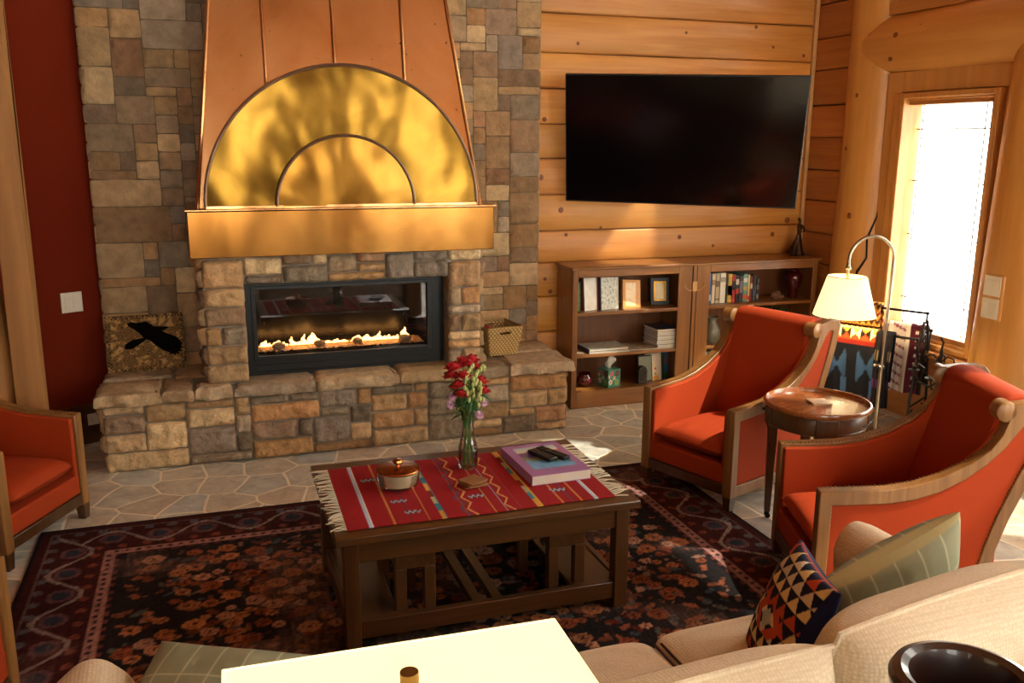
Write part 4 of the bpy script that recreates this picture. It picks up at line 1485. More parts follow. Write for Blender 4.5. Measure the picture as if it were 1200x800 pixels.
m.ball((1.672, 5.50, CAPZ1+.145), .038, 16, 12, .04)
tag(m.build('red_ball', plain('red_wool', '9a1410', .8, bumpscale=120)), 'red woollen ball showing above the basket rim', 'ball')

# ------------------------------------------------------------------ raven canvas
cv = thing('raven_picture', (-.385, 5.60, CAPZ1+.006), 'unframed picture of a black raven in flight leaning against the chimney', 'picture', rz=R(4))
fm = Matrix.Rotation(R(-11), 4, 'X')
cw_, ch_ = .43, .335
m = MB(fm)
def gold(u, v):
    n = noise.turbulence(Vector((u*9, v*7, 3)), 4, True, noise_basis='PERLIN_ORIGINAL')
    n2 = nz(u*1.0, v*1.0, 34, 8)
    k = max(0, min(1, (n-.35)*1.9))*(.55+.75*n2)
    e = min(u, 1-u, v, 1-v)
    if nz(u, v*1.6, 40, 2) < .33+(.14 if e < .06 else 0): return rgb('2a1c10')[:3]
    return cmix('4a3218', 'b08a54', min(1, .25+k*1.4))
m.grid(lambda u, v: (cw_*(u-.5), 0, ch_*v), 150, 120, gold)
m.build('printed_face', M['cloth'], cv, local=True, smooth=False)
m = MB(fm)
m.box(-cw_/2, cw_/2, .001, .022, 0, ch_)
m.build('panel', M['black'], cv, local=True)
rv = [(185, 525), (190, 505), (230, 485), (280, 480), (262, 455), (235, 432), (212, 418), (205, 404), (222, 396), (250, 402), (300, 398), (335, 425), (378, 428), (415, 432), (385, 445), (372, 452), (410, 470), (445, 488), (466, 520), (460, 528), (468, 545), (456, 545), (458, 562), (446, 558), (445, 578), (432, 566), (428, 582), (416, 566), (408, 574), (398, 560), (370, 548), (335, 520), (310, 495), (292, 488), (262, 508), (225, 530), (196, 532)]
m = MB(fm)
m.prism([((x-290)/380*cw_, (648-y)/285*ch_) for x, y in rv], 'y', -.0022, -.0004)
m.build('raven', plain('raven_black', '0c0906', .95, spec=.05), cv, local=True, smooth=False)

# ================================================================== RUG
RX0, RX1, RY0, RY1 = -.82, 2.37, 1.75, 4.385
rr_ = random.Random(31)
flowers = []
cl = [(RX0+.5+rr_.random()*(RX1-RX0-1.0), RY0+rr_.random()*(RY1-.5-RY0)) for _ in range(60)]
for k in range(1500):
    cx_, cy_ = rr_.choice(cl)
    x, y = cx_+rr_.gauss(0, .10), cy_+rr_.gauss(0, .10)
    if not (RX0+.41 < x < RX1-.41 and RY0 < y < RY1-.42): continue
    s_ = .022+.028*rr_.random()**1.2
    if all((x-a)**2+(y-b)**2 > ((s_+c)*.82)**2 for a, b, c, *_ in flowers):
        flowers.append((x, y, s_, rr_.choice([5, 6, 7, 8]), rr_.random()*6, rr_.choice(['9a6440', '8c5434', 'a07258', '7c4028', '94705c', '8e5e3e', '6e3a24'])))
sprigs = []
for k in range(1700):
    x, y = RX0+.4+rr_.random()*(RX1-RX0-.8), RY0+rr_.random()*(RY1-.40-RY0)
    sprigs.append((x, y, .006+.016*rr_.random(), rr_.random()*3.14, rr_.choice(['6a3a28', '8a4e34', '7c5c4c', '5e2418', '4e5048', '7a4630', '5a3a2c', '3e4a50'])))
step = .0095
nxr, nyr = int((RX1-RX0)/step), int((RY1-RY0)/step)
gx = RX0+(RX1-RX0)*np.arange(nxr+1)/nxr
gy_ = RY0+(RY1-RY0)*np.arange(nyr+1)/nyr
GX, GY = np.meshgrid(gx, gy_, indexing='ij')
D = np.minimum(np.minimum(GX-RX0, RX1-GX), np.minimum(RY1-GY, GY-RY0+.3))
ALONG = np.where(np.minimum(GX-RX0, RX1-GX) < RY1-GY, GY, GX)
C3 = np.zeros(GX.shape+(3,))
rs_ = np.random.RandomState(5)
def put(mask, c, k=1.0):
    C3[mask] = C3[mask]*(1-k)+np.array(rgb(c)[:3])*k
put(D >= 0, '1e1a1a')
for (x, y, s_, th_, c) in sprigs:
    i0, i1 = int((x-RX0-.03)/step), int((x-RX0+.03)/step)
    j0, j1 = int((y-RY0-.03)/step), int((y-RY0+.03)/step)
    sx_, sy_ = slice(max(i0, 0), i1), slice(max(j0, 0), j1)
    dx, dy = GX[sx_, sy_]-x, GY[sx_, sy_]-y
    a, b = dx*math.cos(th_)+dy*math.sin(th_), -dx*math.sin(th_)+dy*math.cos(th_)
    mk = (a/(s_*1.7))**2+(b/(s_*.75))**2 < 1
    C3[sx_, sy_][mk] = np.array(rgb(c)[:3])*.8
for (x, y, s_, n, ph, c) in flowers:
    i0, i1 = int((x-RX0-.1)/step), int((x-RX0+.1)/step)
    j0, j1 = int((y-RY0-.1)/step), int((y-RY0+.1)/step)
    sx_, sy_ = slice(max(i0, 0), i1), slice(max(j0, 0), j1)
    dx, dy = GX[sx_, sy_]-x, GY[sx_, sy_]-y
    rr = np.hypot(dx, dy*1.1)/s_
    th_ = np.arctan2(dy, dx)
    pet = .93+.07*np.cos(n*th_+ph)
    C3[sx_, sy_][rr < pet] = np.array(rgb(c)[:3])
    C3[sx_, sy_][(rr < pet*.62) & (rr > pet*.46)] *= .55
    C3[sx_, sy_][rr < .22] = np.array(rgb('3a1610')[:3])
bord = D < .36
put(bord, '381614')
q = .5+.5*np.sin(ALONG*2*math.pi/.20)
put(bord & (np.abs(D-.17-.075*np.sin(ALONG*2*math.pi/.40)) < .012), '7a6a62')
put(bord & (np.hypot((ALONG % .20)-.10, D-.17) < .055), '5a3a3c')
put(bord & (np.hypot((ALONG % .20)-.10, D-.17) < .034), '2a3038')
put(bord & (np.hypot((ALONG % .10)-.05, D-.08) < .022), '4e4a50')
put(bord & (np.hypot((ALONG % .10)-.05, D-.26) < .020), '6a3426')
put((D > .055) & (D < .063), '5a4440')
put(D < .018, '1a161a')
st_ = (D > .30) & (D < .345)
put(st_, '8a6258')
put(st_ & (np.hypot((ALONG % .045)-.022, D-.322) < .011), '2c1c24')
put((D > .345) & (D < .375), '1c1418')
put((D > .352) & (D < .366) & ((ALONG % .06) < .03), '5a3026')
wear = np.array([[noise.fractal(Vector((x*2.2, y*2.2, 3)), 1, 2, 3) for y in gy_[::6]] for x in gx[::6]])
wear = np.kron(wear, np.ones((6, 6)))[:nxr+1, :nyr+1]
if wear.shape != GX.shape:
    wear = np.pad(wear, ((0, GX.shape[0]-wear.shape[0]), (0, GX.shape[1]-wear.shape[1])), mode='edge')
streak = np.repeat(rs_.rand(GX.shape[0], GX.shape[1]//5+1), 5, axis=1)[:, :GX.shape[1]]
fade = np.clip((wear-.15)*2.2, 0, .55)[..., None]*(.5+.5*streak[..., None])
C3 = C3*(1-fade)+np.array(rgb('5e463c')[:3])*fade
C3 = C3*1.3*(.85+.42*wear[..., None])*(.8+.4*streak[..., None])*(.72+.56*rs_.rand(*GX.shape)[..., None])
C3 = np.clip(C3, .002, 1)
me = bpy.data.meshes.new('rug')
ZR = .010
vv = np.stack([GX, GY, np.full(GX.shape, ZR)], -1).reshape(-1, 3)
N1 = nyr+1
ii, jj = np.meshgrid(np.arange(nxr), np.arange(nyr), indexing='ij')
a0 = (ii*N1+jj).ravel()
ff_ = np.stack([a0, a0+N1, a0+N1+1, a0+1], -1)
bv = [(RX0, RY0, 0.0), (RX1, RY0, 0.0), (RX1, RY1, 0.0), (RX0, RY1, 0.0)]
nb = len(vv)
vv = np.vstack([vv, np.array(bv)])
fl2 = [tuple(x) for x in ff_]
c00, c10, c11, c01 = 0, nxr*N1, nxr*N1+nyr, nyr
fl2 += [(nb, nb+1, c10, c00), (nb+1, nb+2, c11, c10), (nb+2, nb+3, c01, c11), (nb+3, nb, c00, c01)]
me.from_pydata([tuple(p) for p in (vv-np.array([.78, 3.0, 0]))], [], fl2)
at_ = me.color_attributes.new('Col', 'FLOAT_COLOR', 'POINT')
buf = np.full((len(vv), 4), .01, dtype=np.float32)
buf[:nb, :3] = C3.reshape(-1, 3)
buf[:, 3] = 1
at_.data.foreach_set('color', buf.ravel())
me.materials.append(M['rug'])
rug = bpy.data.objects.new('rug', me)
rug.location = (.78, 3.0, 0)
COL.objects.link(rug)
tag(rug, 'large dark oriental rug with rust and rose flowers and maroon border', 'rug')

# ================================================================== COFFEE TABLE
tx0, tx1, ty0, ty1, TT = .345, 1.500, 2.905, 3.668, .46
ct = thing('coffee_table', ((tx0+tx1)/2, (ty0+ty1)/2, ZR), 'rectangular brown wooden coffee table standing on the rug', 'coffee table')
def T(name, x0, x1, y0, y1, z0, z1, mat, bev=.003):
    return B(x0, x1, y0, y1, z0, z1).build(name, M[mat], ct, bevel=bev)
T('table_top', tx0, tx1, ty0, ty1, TT-.030, TT, 'walnut_x', .004)
lx0, lx1, ly0, ly1 = tx0+.03, tx1-.03, ty0+.03, ty1-.03
for x in (lx0, lx1-.055):
    for y in (ly0, ly1-.055):
        T('leg', x, x+.055, y, y+.055, ZR, TT-.03, 'walnut_z')
for y in (ly0+.008, ly1-.03):
    T('apron', lx0+.055, lx1-.055, y, y+.022, TT-.115, TT-.03, 'walnut_x')
    T('stretcher', lx0+.055, lx1-.055, y, y+.030, .050, .118, 'walnut_x')
for x in (lx0+.008, lx1-.03):
    T('apron', x, x+.022, ly0+.055, ly1-.055, TT-.115, TT-.03, 'walnut_y')
    T('stretcher', x, x+.022, ly0+.055, ly1-.055, .050, .118, 'walnut_y')
for x in (.86, .94):
    T('cross_bar', x, x+.04, ly0+.038, ly1-.03, .06, .095, 'walnut_y')
T('end_shelf', lx0+.03, lx0+.20, ly0+.038, ly1-.03, .095, .112, 'walnut_y')
T('end_shelf', lx1-.22, lx1-.03, ly0+.038, ly1-.03, .095, .112, 'walnut_y')
def stool(cx, y0, label):
    t = thing('small_bench', (cx, y0+.2, ZR), label, 'bench', group='benches tucked under the coffee table')
    w_ = .075
    B(cx-w_, cx+w_, y0, y0+.40, .275, .342).build('seat', M['walnut_y'], t, bevel=.004)
    for x in (cx-w_, cx+w_-.042):
        for y in (y0+.004, y0+.355):
            B(x, x+.042, y, y+.040, ZR, .275).build('leg', M['walnut_z'], t, bevel=.003)
    return t
stool(.640, 2.985, 'low brown bench under the left half of the coffee table')
stool(1.235, 2.985, 'low brown bench under the right half of the coffee table')

# woven runner with fringe
rn = thing('table_runner', (.92, 3.28, TT), 'red handwoven runner with striped pattern and white fringe on the coffee table', 'table runner')
ux0, ux1, uy0, uy1 = .400, 1.425, 2.962, 3.580
stripes = [(.085, .017, 'a8b8d0'), (.09, .004, 'e0d8c8'), (.165, .006, 'b87a3a'), (.225, .004, '5a2a3a'), (.290, .005, 'b87a3a'), (.345, .020, 'c08a3a'), (.352, .006, '3a6a7a'), (.43, .004, '8a4a4a'), (.53, .004, 'b08a40'), (.575, .004, '8a8a9a'),
           (.630, .004, '8a3a3a'), (.700, .020, '8a9a86'), (.708, .007, 'c8a040'), (.79, .006, 'c07a3a'), (.83, .005, '6a3a4a'), (.865, .005, 'c07a3a'), (.925, .017, 'a8b8d0'), (.93, .004, 'e0d8c8')]
def runner_col(u, v):
    c = rgb('8e1216')[:3]
    for (p, w_, h) in stripes:
        if abs(u-p) < w_*.5:
            c = rgb(h)[:3]
            if h in ('c08a3a', '8a9a86'):
                k = int(v*9) % 4
                c = rgb(['c08a3a', '3a7a86', 'a8a078', '7a2a1a'][k])[:3]
    for (p, col_) in ((.435, '3a4a5a'), (.46, 'c89a5a'), (.60, 'c89a5a')):
        zz = p+.012*(abs(((v*11) % 2)-1)*2-1)+.02*(v-.5)
        if abs(u-zz) < .0035:
            c = rgb(col_)[:3]
    for (pu, pv) in ((.215, .32), (.245, .14), (.50, .27), (.815, .2), (.82, .42), (.14, .72), (.85, .75)):
        if abs(u-pu) < .030:
            zz = pv+.018*(abs((((u-pu)/.010+9) % 2)-1)*2-1)
            if abs(v-zz) < .011: c = rgb('9aa8b4')[:3]
            elif abs(v-zz) < .020: c = rgb('3a2a30')[:3]
    k = .90+.2*rs_.rand()
    return (c[0]*k, c[1]*k, c[2]*k)
m = MB()
m.grid(lambda u, v: (ux0+(ux1-ux0)*u+.010*(v-.5), uy0+(uy1-uy0)*v+.004*math.sin(u*9), TT+.0045+.0012*noise.noise(Vector((u*9, v*6, 1)))), 256, 110, runner_col)
m.build('cloth', M['cloth'], rn, solid=.004)
fr2 = random.Random(8)
for side, xe in ((-1, ux0), (1, ux1)):
    m = MB()
    for k in range(44):
        y = uy0+(uy1-uy0)*(k+.5)/44
        L = .035+.035*fr2.random()+(.018 if side > 0 else 0)
        a = (fr2.random()-.5)*.9+.5*math.sin(k*.5)
        xx = xe+.010*((k+.5)/44-.5)
        pts = [(xx, y, TT+.006)]
        for s_ in (.33, .66, 1):
            a += (fr2.random()-.5)*.6
            pts.append((xx+side*L*s_*math.cos(a*.5), y+L*s_*.6*math.sin(a), TT+.005+.003*fr2.random()))
        pts[-1] = (min(pts[-1][0], tx1-.006), pts[-1][1], TT+.0035)
        m.tube(pts, .0023, 5)
    m.build('fringe', plain('cream_fringe', 'd8ccb0', .9), rn)

# candle in glass bowl with copper lid
ZT = TT+.0085
cn = thing('candle_jar', (.648, 3.318, ZT), 'wide glass candle jar with cream wax and shiny copper lid on the runner', 'candle')
m = MB()
m.lathe([(0, 0), (.066, 0), (.078, .008), (.083, .03), (.084, .066), (.080, .066), (.078, .03), (.073, .010), (0, .009)], n=40, cap=False)
m.build('glass_bowl', M['glass'], cn, local=True)
m = MB()
m.lathe([(0, .011), (.071, .012), (.0765, .03), (.080, .061), (0, .062)], n=36, cap=False)
m.build('wax', M['wax'], cn, local=True)
m = MB()
m.lathe([(0, .0665), (.085, .067), (.0865, .070), (.085, .073), (.06, .076), (0, .079)], n=40, cap=False)
lid = m.build('lid', metalmat('copper_lid', 'a05a2c', 'c07a44', .25, 4, .05), cn, local=True)
m = MB()
m.lathe([(0, .077), (.008, .078), (.008, .088), (.018, .092), (.021, .099), (.019, .106), (0, .109)], n=24, cap=False)
kb = m.build('knob', metalmat('copper_knob', 'b0703c', 'd08c54', .18, 4, .02), lid, local=True)
kb.location = (0, 0, 0)

# glass vase
VX, VY = .965, 3.43
vs = thing('glass_vase', (VX, VY, ZT), 'clear glass vase with waisted neck and water, holding cut flowers', 'vase')
vp = [(0, .002), (.036, 0), (.0405, .006), (.042, .03), (.0405, .085), (.034, .115), (.026, .15), (.0235, .18), (.027, .21), (.034, .24), (.0375, .252)]
inn = [(r-.0028 if r > .01 else 0, z+(.010 if z < .01 else 0)) for r, z in vp][::-1]
m = MB()
m.lathe(vp+inn, n=40, cap=False)
m.build('vase_body', M['glass'], vs, local=True)
m = MB()
m.lathe([(0, .013), (.035, .013), (.0385, .03), (.037, .085), (.031, .112), (0, .112)], n=36, cap=False)
m.build('water', M['water'], vs, local=True)
# flowers: each stem is one flower
rf = random.Random(77)
def stem_path(tip, foot):
    mid = Vector((VX, VY, ZT+.19))+Vector(((tip[0]-VX)*.12, (tip[1]-VY)*.12, 0))
    return [Vector(foot), Vector(foot)*.45+mid*.55, mid, mid*.5+Vector(tip)*.5+Vector((0, 0, -.01)), Vector(tip)]
def foot():
    a = rf.random()*6.28
    r_ = .006+.022*rf.random()
    return (VX+r_*math.cos(a), VY+r_*math.sin(a), ZT+.018)
def leafmesh(m, base, d, L, w_, droop=.3):
    base, d = Vector(base), Vector(d).normalized()
    sd_ = d.cross(Vector((0, 0, 1)))
    sd_ = sd_.normalized() if sd_.length > .01 else Vector((1, 0, 0))
    nr = sd_.cross(d)
    rows = []
    for t, k in ((0, .12), (.25, .8), (.5, 1), (.75, .7), (1, .05)):
        p = base+d*L*t-Vector((0, 0, droop*L*t*t))
        rows.append([m.av(p-sd_*w_*k+nr*w_*.3*k), m.av(p), m.av(p+sd_*w_*k+nr*w_*.3*k)])
    for i in range(4):
        for j in range(2):
            m.f.append([rows[i][j], rows[i+1][j], rows[i+1][j+1], rows[i][j+1]])
def carnation(tip, k, lab):
    t = thing('red_flower', tip, lab, 'flower', group='red flowers in the glass vase')
    t.location = (VX, VY, ZT+.02)
    MB().tube(stem_path(tip, foot()), .0022, 6).build('stem', M['stem'], t)
    m = MB()
    c = Vector(tip)
    for L_ in range(3):
        for i in range(9):
            a = i*2*math.pi/9+L_*.4+rf.random()*.3
            el = .15+L_*.5+rf.random()*.2
            d = Vector((math.cos(a)*math.cos(el), math.sin(a)*math.cos(el), math.sin(el)))
            leafmesh(m, c-Vector((0, 0, .006)), d, k*(1-.12*L_), k*.42, .15-.3*rf.random())
    m.build('bloom', M['petal_red'], t, solid=.0006)
def budspray(tip, lab):
    t = thing('bud_spray', tip, lab, 'flower', group='pale green bud sprays in the glass vase')
    t.location = (VX, VY, ZT+.02)
    m = MB().tube(stem_path(tip, foot()), .0022, 6)
    c = Vector(tip)
    ends = []
    for i in range(9):
        e = c+Vector(((rf.random()-.5)*.07, (rf.random()-.5)*.07, (rf.random()-.3)*.05))
        m.tube([c-Vector((0, 0, .03)), e], .0012, 5)
        ends.append(e)
    m.build('stem', M['stem'], t)
    m = MB()
    for e in ends:
        m.ball(e, .0085, 8, 7, .1, (.8, .8, 1.35))
    m.build('buds', M['bud'], t)
def daisy(tip, lab):
    t = thing('pink_daisy', tip, lab, 'flower', group='pink daisies in the glass vase')
    t.location = (VX, VY, ZT+.02)
    MB().tube(stem_path(tip, foot()), .0018, 6).build('stem', M['stem'], t)
    m = MB()
    c = Vector(tip)
    fd = Vector((.2, -.8, .5)).normalized()
    s1 = fd.cross(Vector((0, 0, 1))).normalized()
    s2 = s1.cross(fd)
    for i in range(20):
        a = i*2*math.pi/20
        d = s1*math.cos(a)+s2*math.sin(a)+fd*(.35 if i % 2 else .1)
        leafmesh(m, c, d, .021, .0042, 0)
    m.build('petals', M['petal_pink'], t, solid=.0005)
    m = MB()
    m.ball(c+fd*.003, .005, 8, 6)
    m.build('flower_eye', plain('daisy_eye', 'b06a90', .8), t)
ORD = ['highest', 'second highest', 'third highest', 'fourth highest', 'fifth highest', 'sixth highest', 'seventh highest', 'eighth highest', 'ninth highest', 'tenth highest', 'next to lowest', 'lowest']
rp_ = [(-.062, 0, .395), (-.040, .02, .425), (-.045, -.03, .36), (-.020, -.035, .40), (-.035, -.045, .325), (.012, .01, .435), (-.008, .03, .44), (.055, -.015, .365), (.062, -.02, .325), (.045, .03, .41), (-.06, -.01, .43), (.03, .03, .447)]
rp_.sort(key=lambda q_: -q_[2]-q_[1]*.1)
for i, (dx, dy, dz) in enumerate(rp_):
    carnation((VX+dx-.005, VY+dy, ZT+dz), .042, ORD[i]+' of the red ruffled flowers in the glass vase')
for i, (dx, dy, dz) in enumerate(((.04, -.01, .42), (.022, -.035, .40), (.0, -.03, .37), (.035, -.02, .355), (.012, -.045, .33), (.02, -.04, .295))):
    budspray((VX+dx, VY+dy, ZT+dz), (ORD[:5]+['lowest'])[i]+' of the pale green bud sprays in the bouquet')
for (dx, dy, dz, lb) in ((.055, -.04, .285, 'upper pink daisy at the right side of the bouquet'), (.035, -.045, .235, 'lowest pink daisy hanging at the right of the bouquet'), (-.072, -.02, .315, 'upper pink daisy at the left side of the bouquet'), (-.078, -.015, .28, 'lower pink daisy at the left side of the bouquet')):
    daisy((VX+dx, VY+dy, ZT+dz), lb)
fg = thing('foliage_stems', (VX, VY, ZT+.02), 'dark green leaves spreading below the blooms in the glass vase', 'foliage')
m = MB()
for i in range(14):
    a = i*.9
    MBp = stem_path((VX+.04*math.cos(a), VY+.035*math.sin(a), ZT+.26+.02*(i % 3)), foot())
    m.tube(MBp, .0017, 5)
m.build('stems', M['stem'], fg)
m = MB()
for i in range(52):
    a = rf.random()*6.28
    z = ZT+.215+.15*rf.random()
    r0 = .008+.03*(z-ZT-.2)/.15
    leafmesh(m, (VX+r0*math.cos(a), VY+r0*math.sin(a), z), (math.cos(a), math.sin(a), .9-rf.random()*1.1), .04+.03*rf.random(), .011, .5)
m.build('leaves', M['leaf'], fg, solid=.0006)

# coasters
co_m = plain('brown_leather', '8a5a2c', .6, bumpscale=200)
for i in range(4):
    m = MB(Matrix.Translation((.930+.003*math.sin(i*2), 3.235+.004*math.cos(i*3), ZT+i*.0062)) @ Matrix.Rotation(R(8+7*i), 4, 'Z'))
    m.box(-.045, .045, -.04, .04, 0, .0055)
    o = m.build('coaster', co_m, bevel=.0015)
    tag(o, ['bottom coaster of the brown stack on the runner', 'second brown coaster up in the stack on the runner', 'third brown coaster up in the stack on the runner', 'top brown coaster of the stack in front of the vase'][i], 'coaster', 'stack of brown coasters')
# boxed book with landscape cover
def cv_park(u, v):
    if not (.14 < u < .90 and .20 < v < .90): return rgb('9a6a9a')[:3]
    a, b = (u-.14)/.76, (v-.20)/.70
    n = nz(u, v, 8, 4)
    if b > .72+.1*math.sin(a*3): return cmix('e8d890', '8ab0d0', min(1, (b-.65)*2.6))
    if a > .72 and b > .35+.3*(abs(a-.85)*4): return cmix('c8683a', '8a4a6a', n)
    if b > .55-.28*a+.06*math.sin(a*22): return cmix('4a3a7a', '8a5a8a', n) if a < .5 else cmix('5a7aa0', '3a5a5a', n)
    if b < .16+.25*(1-a): return cmix('3a78b0', '8ac0dc', n)
    return cmix('3a5a34', '9a9a4a', n)
pb = flatbook('book', 1.268, 3.335, ZT, .255, .365, .040, R(2), cv_park, 'thick purple book with mountain landscape cover on the runner', None, cov='9a6a9a')
pb.location.z = ZT
for (x, y, a, L, w_, lab) in ((1.262, 3.345, 20, .145, .046, 'black remote control on the purple book, the left one'), (1.312, 3.355, 24, .17, .042, 'black remote control on the purple book, the right one')):
    t = thing('remote_control', (x, y, ZT+.0405), lab, 'remote control', rz=R(a), group='remote controls')
    m = MB()
    m.taper(-w_/2, w_/2, -L/2, L/2, 0, .017, .003, .003)
    m.build('body', M['black'], t, local=True, bevel=.004)
    m = MB()
    for i in range(6):
        for j in range(3):
            m.lathe([(.0032, 0), (.0032, .0012), (0, .0014)], (-.011+.011*j, -L*.38+i*.013, .0168), 8)
    m.build('buttons', plain('button_grey', '2e2e30', .6), t, local=True)
    m = MB()
    m.lathe([(.012, 0), (.012, .0012), (.006, .0008), (0, .0014)], (0, L*.2, .0168), 20)
    m.build('dial', M['black_gloss'], t, local=True)

# ================================================================== ARMCHAIRS
outer = [(0, .075), (0, .20), (0, .38), (0, .525), (.12, .529), (.25, .537), (.35, .556), (.45, .592), (.55, .648), (.61, .70), (.645, .755), (.66, .805), (.672, .872), (.76, .884), (.832, .880), (.856, .852), (.828, .74), (.79, .635), (.747, .533), (.705, .42), (.672, .30), (.652, .18), (.645, .075), (.42, .075), (.2, .075)]
inner = [(.048, .135), (.048, .20), (.048, .36), (.048, .470), (.12, .473), (.25, .480), (.35, .497), (.44, .530), (.53, .582), (.60, .640), (.655, .70), (.690, .752), (.722, .80), (.755, .828), (.780, .830), (.792, .818), (.772, .74), (.742, .655), (.703, .555), (.662, .44), (.628, .315), (.606, .20), (.602, .135), (.42, .135), (.2, .135)]
CW = .602
def densify(poly, mxs=.022, closed=True):
    out = []
    n = len(poly)
    for i in range(n if closed else n-1):
        p, q = poly[i], poly[(i+1) % n]
        k = max(1, int(math.hypot(q[0]-p[0], q[1]-p[1])/mxs))
        for j in range(k):
            out.append((p[0]+(q[0]-p[0])*j/k, p[1]+(q[1]-p[1])*j/k))
    return out
def make_armchair(label, loc, ang, dark=False):
    t = thing('armchair', loc, label, 'armchair', rz=ang, group='rust orange armchairs')
    hw = CW/2
    wd = M['chairwood']
    for s_ in (-1, 1):
        xo, xi = s_*hw, s_*(hw-.052)
        m = MB()
        m.ring(outer, inner, 'x', min(xo, xi), max(xo, xi))
        m.build('side_frame', wd, t, local=True, bevel=.004, angle=30)
        m = MB()
        m.lathe([(0, -.002), (.030, -.002), (.038, .004), (.038, .064), (.030, .070), (0, .070)], (xo-.07 if s_ > 0 else xo, .652, .842), 24, 'x', cap=False)
        m.build('scroll', wd, t, local=True)
        # outer upholstered panel
        m = MB()
        m.prism(inner, 'x', s_*(hw-.008), s_*(hw-.046))
        m.build('side_panel', M['orange'], t, local=True, angle=30)
        # inner upholstered arm
        ia = [(.012, .14), (.012, .512), (.12, .516), (.25, .524), (.35, .543), (.45, .58), (.545, .635), (.60, .69), (.64, .76), (.66, .80), (.70, .80), (.70, .14)]
        m = MB()
        m.prism(ia, 'x', s_*(hw-.050), s_*(hw-.074))
        m.build('arm_pad', M['orange'], t, local=True, bevel=.008, seg=3)
        # nail heads round the panel and along the top of the inner arm
        m = MB()
        ins = [(.75*a[0]+.25*b[0]*1, .75*a[1]+.25*b[1]) for a, b in zip(inner, inner)]
        cyy = (.40, .35)
        for (y, z) in densify(inner, .0145):
            m.ball((s_*(hw-.007), y, z), .0042, 6, 4)
        m.build('nailhead_trim', M['nail'], t, local=True)['kind'] = 'stuff'
        m = MB()
        for (y, z) in densify([(.02, .5265), (.12, .5305), (.25, .5385), (.35, .5575), (.45, .5935), (.55, .6495), (.61, .7015), (.645, .7565)], .0145, False):
            m.ball((s_*(hw-.046), y, z), .0038, 6, 4)
        m.build('nailhead_trim', M['nail'], t, local=True)['kind'] = 'stuff'
        for (y0, y1, dy) in ((0, .048, 0), (.600, .645, .03)):
            m = MB()
            x0, x1 = min(xo, s_*(hw-.048)), max(xo, s_*(hw-.048))
            i = [m.av(p) for p in ((x0+.006, y0+.004+dy, 0), (x1-.006, y0+.004+dy, 0), (x1-.006, y1-.008+dy, 0), (x0+.006, y1-.008+dy, 0), (x0, y0, .08), (x1, y0, .08), (x1, y1, .08), (x0, y1, .08))]
            for q_ in ((0, 3, 2, 1), (4, 5, 6, 7), (0, 1, 5, 4), (1, 2, 6, 5), (2, 3, 7, 6), (3, 0, 4, 7)):
                m.f.append([i[k] for k in q_])
            m.build('leg', M['chairdark'], t, local=True, bevel=.002)
    B(-hw+.05, hw-.05, .004, .034, .082, .135).build('front_rail', M['chairdark'], t, local=True, bevel=.003)
    B(-hw+.05, hw-.05, .615, .645, .082, .15).build('rear_rail', M['chairdark'], t, local=True, bevel=.003)
    B(-hw+.05, hw-.05, .008, .50, .136, .232).build('seat_base', M['orange'], t, local=True, bevel=.01, seg=3)
    # seat cushion, crowned and softly creased
    m = MB()
    iw = hw-.078
    def cush(u, v, top=True):
        x = (u-.5)*2
        y = v
        ex = 1-abs(x)**5
        ey = 1-abs(2*y-1)**6
        e = max(0, ex*ey)**.45
        zc = .288
        zz = .052*e+.014*(1-x*x)*(1-(2*y-1)**2)
        wr = .004*noise.noise(Vector((x*2.6, y*4, 5)))+.0025*noise.noise(Vector((x*9, y*3, 1)))
        return (x*iw*(1-.015*(1-e)), .010+.52*y, zc+(zz+wr*e if top else -zz*.85))
    m.grid(lambda u, v: cush(u, v, True), 30, 34)
    m.grid(lambda u, v: cush(u, v, False), 30, 34)
    so = m.build('seat_cushion', M['orange'], t, local=True, angle=80)
    # backrest with rolled top
    prof = [(.505, .24), (.53, .36), (.56, .47), (.592, .58), (.618, .68), (.636, .76), (.645, .82), (.655, .862), (.682, .886), (.72, .893), (.775, .886), (.80, .87), (.792, .82), (.765, .73), (.735, .64), (.70, .53), (.665, .40), (.635, .25), (.62, .15), (.56, .15)]
    m = MB()
    m.prism(prof, 'x', -hw+.058, hw-.058)
    m.build('backrest', M['orange'], t, local=True, bevel=.016, seg=4, angle=60)
    return t
def chair_pose(Apt, Bpt):
    A_, B_ = Vector((*Apt, 0)), Vector((*Bpt, 0))
    mid = (A_+B_)/2
    d = B_-A_
    back = Vector((-d.y, d.x, 0)).normalized()
    return mid, back
def place_chair(label, A_, B_):
    mid, back = chair_pose(A_, B_)
    return make_armchair(label, (mid.x, mid.y, 0), math.atan2(back.y, back.x)-math.pi/2)
place_chair('rust orange armchair with wooden frame in front of the bookcase', (2.146, 4.177), (2.35, 3.612))
place_chair('rust orange armchair in the right foreground, its brass nailed wooden side facing us', (2.307, 3.202), (2.10, 2.63))
def place_left(label, A_, B_):
    mid, back = chair_pose(A_, B_)
    back = -back if back.x > 0 else back
    return make_armchair(label, (mid.x, mid.y, 0), math.atan2(back.y, back.x)-math.pi/2)
place_left('rust orange armchair at the left edge beside the hearth', (-.625, 4.545), (-.885, 4.005))
place_left('rust orange armchair cut off at the left edge, the nearer one', (-.665, 2.97), (-.80, 2.39))

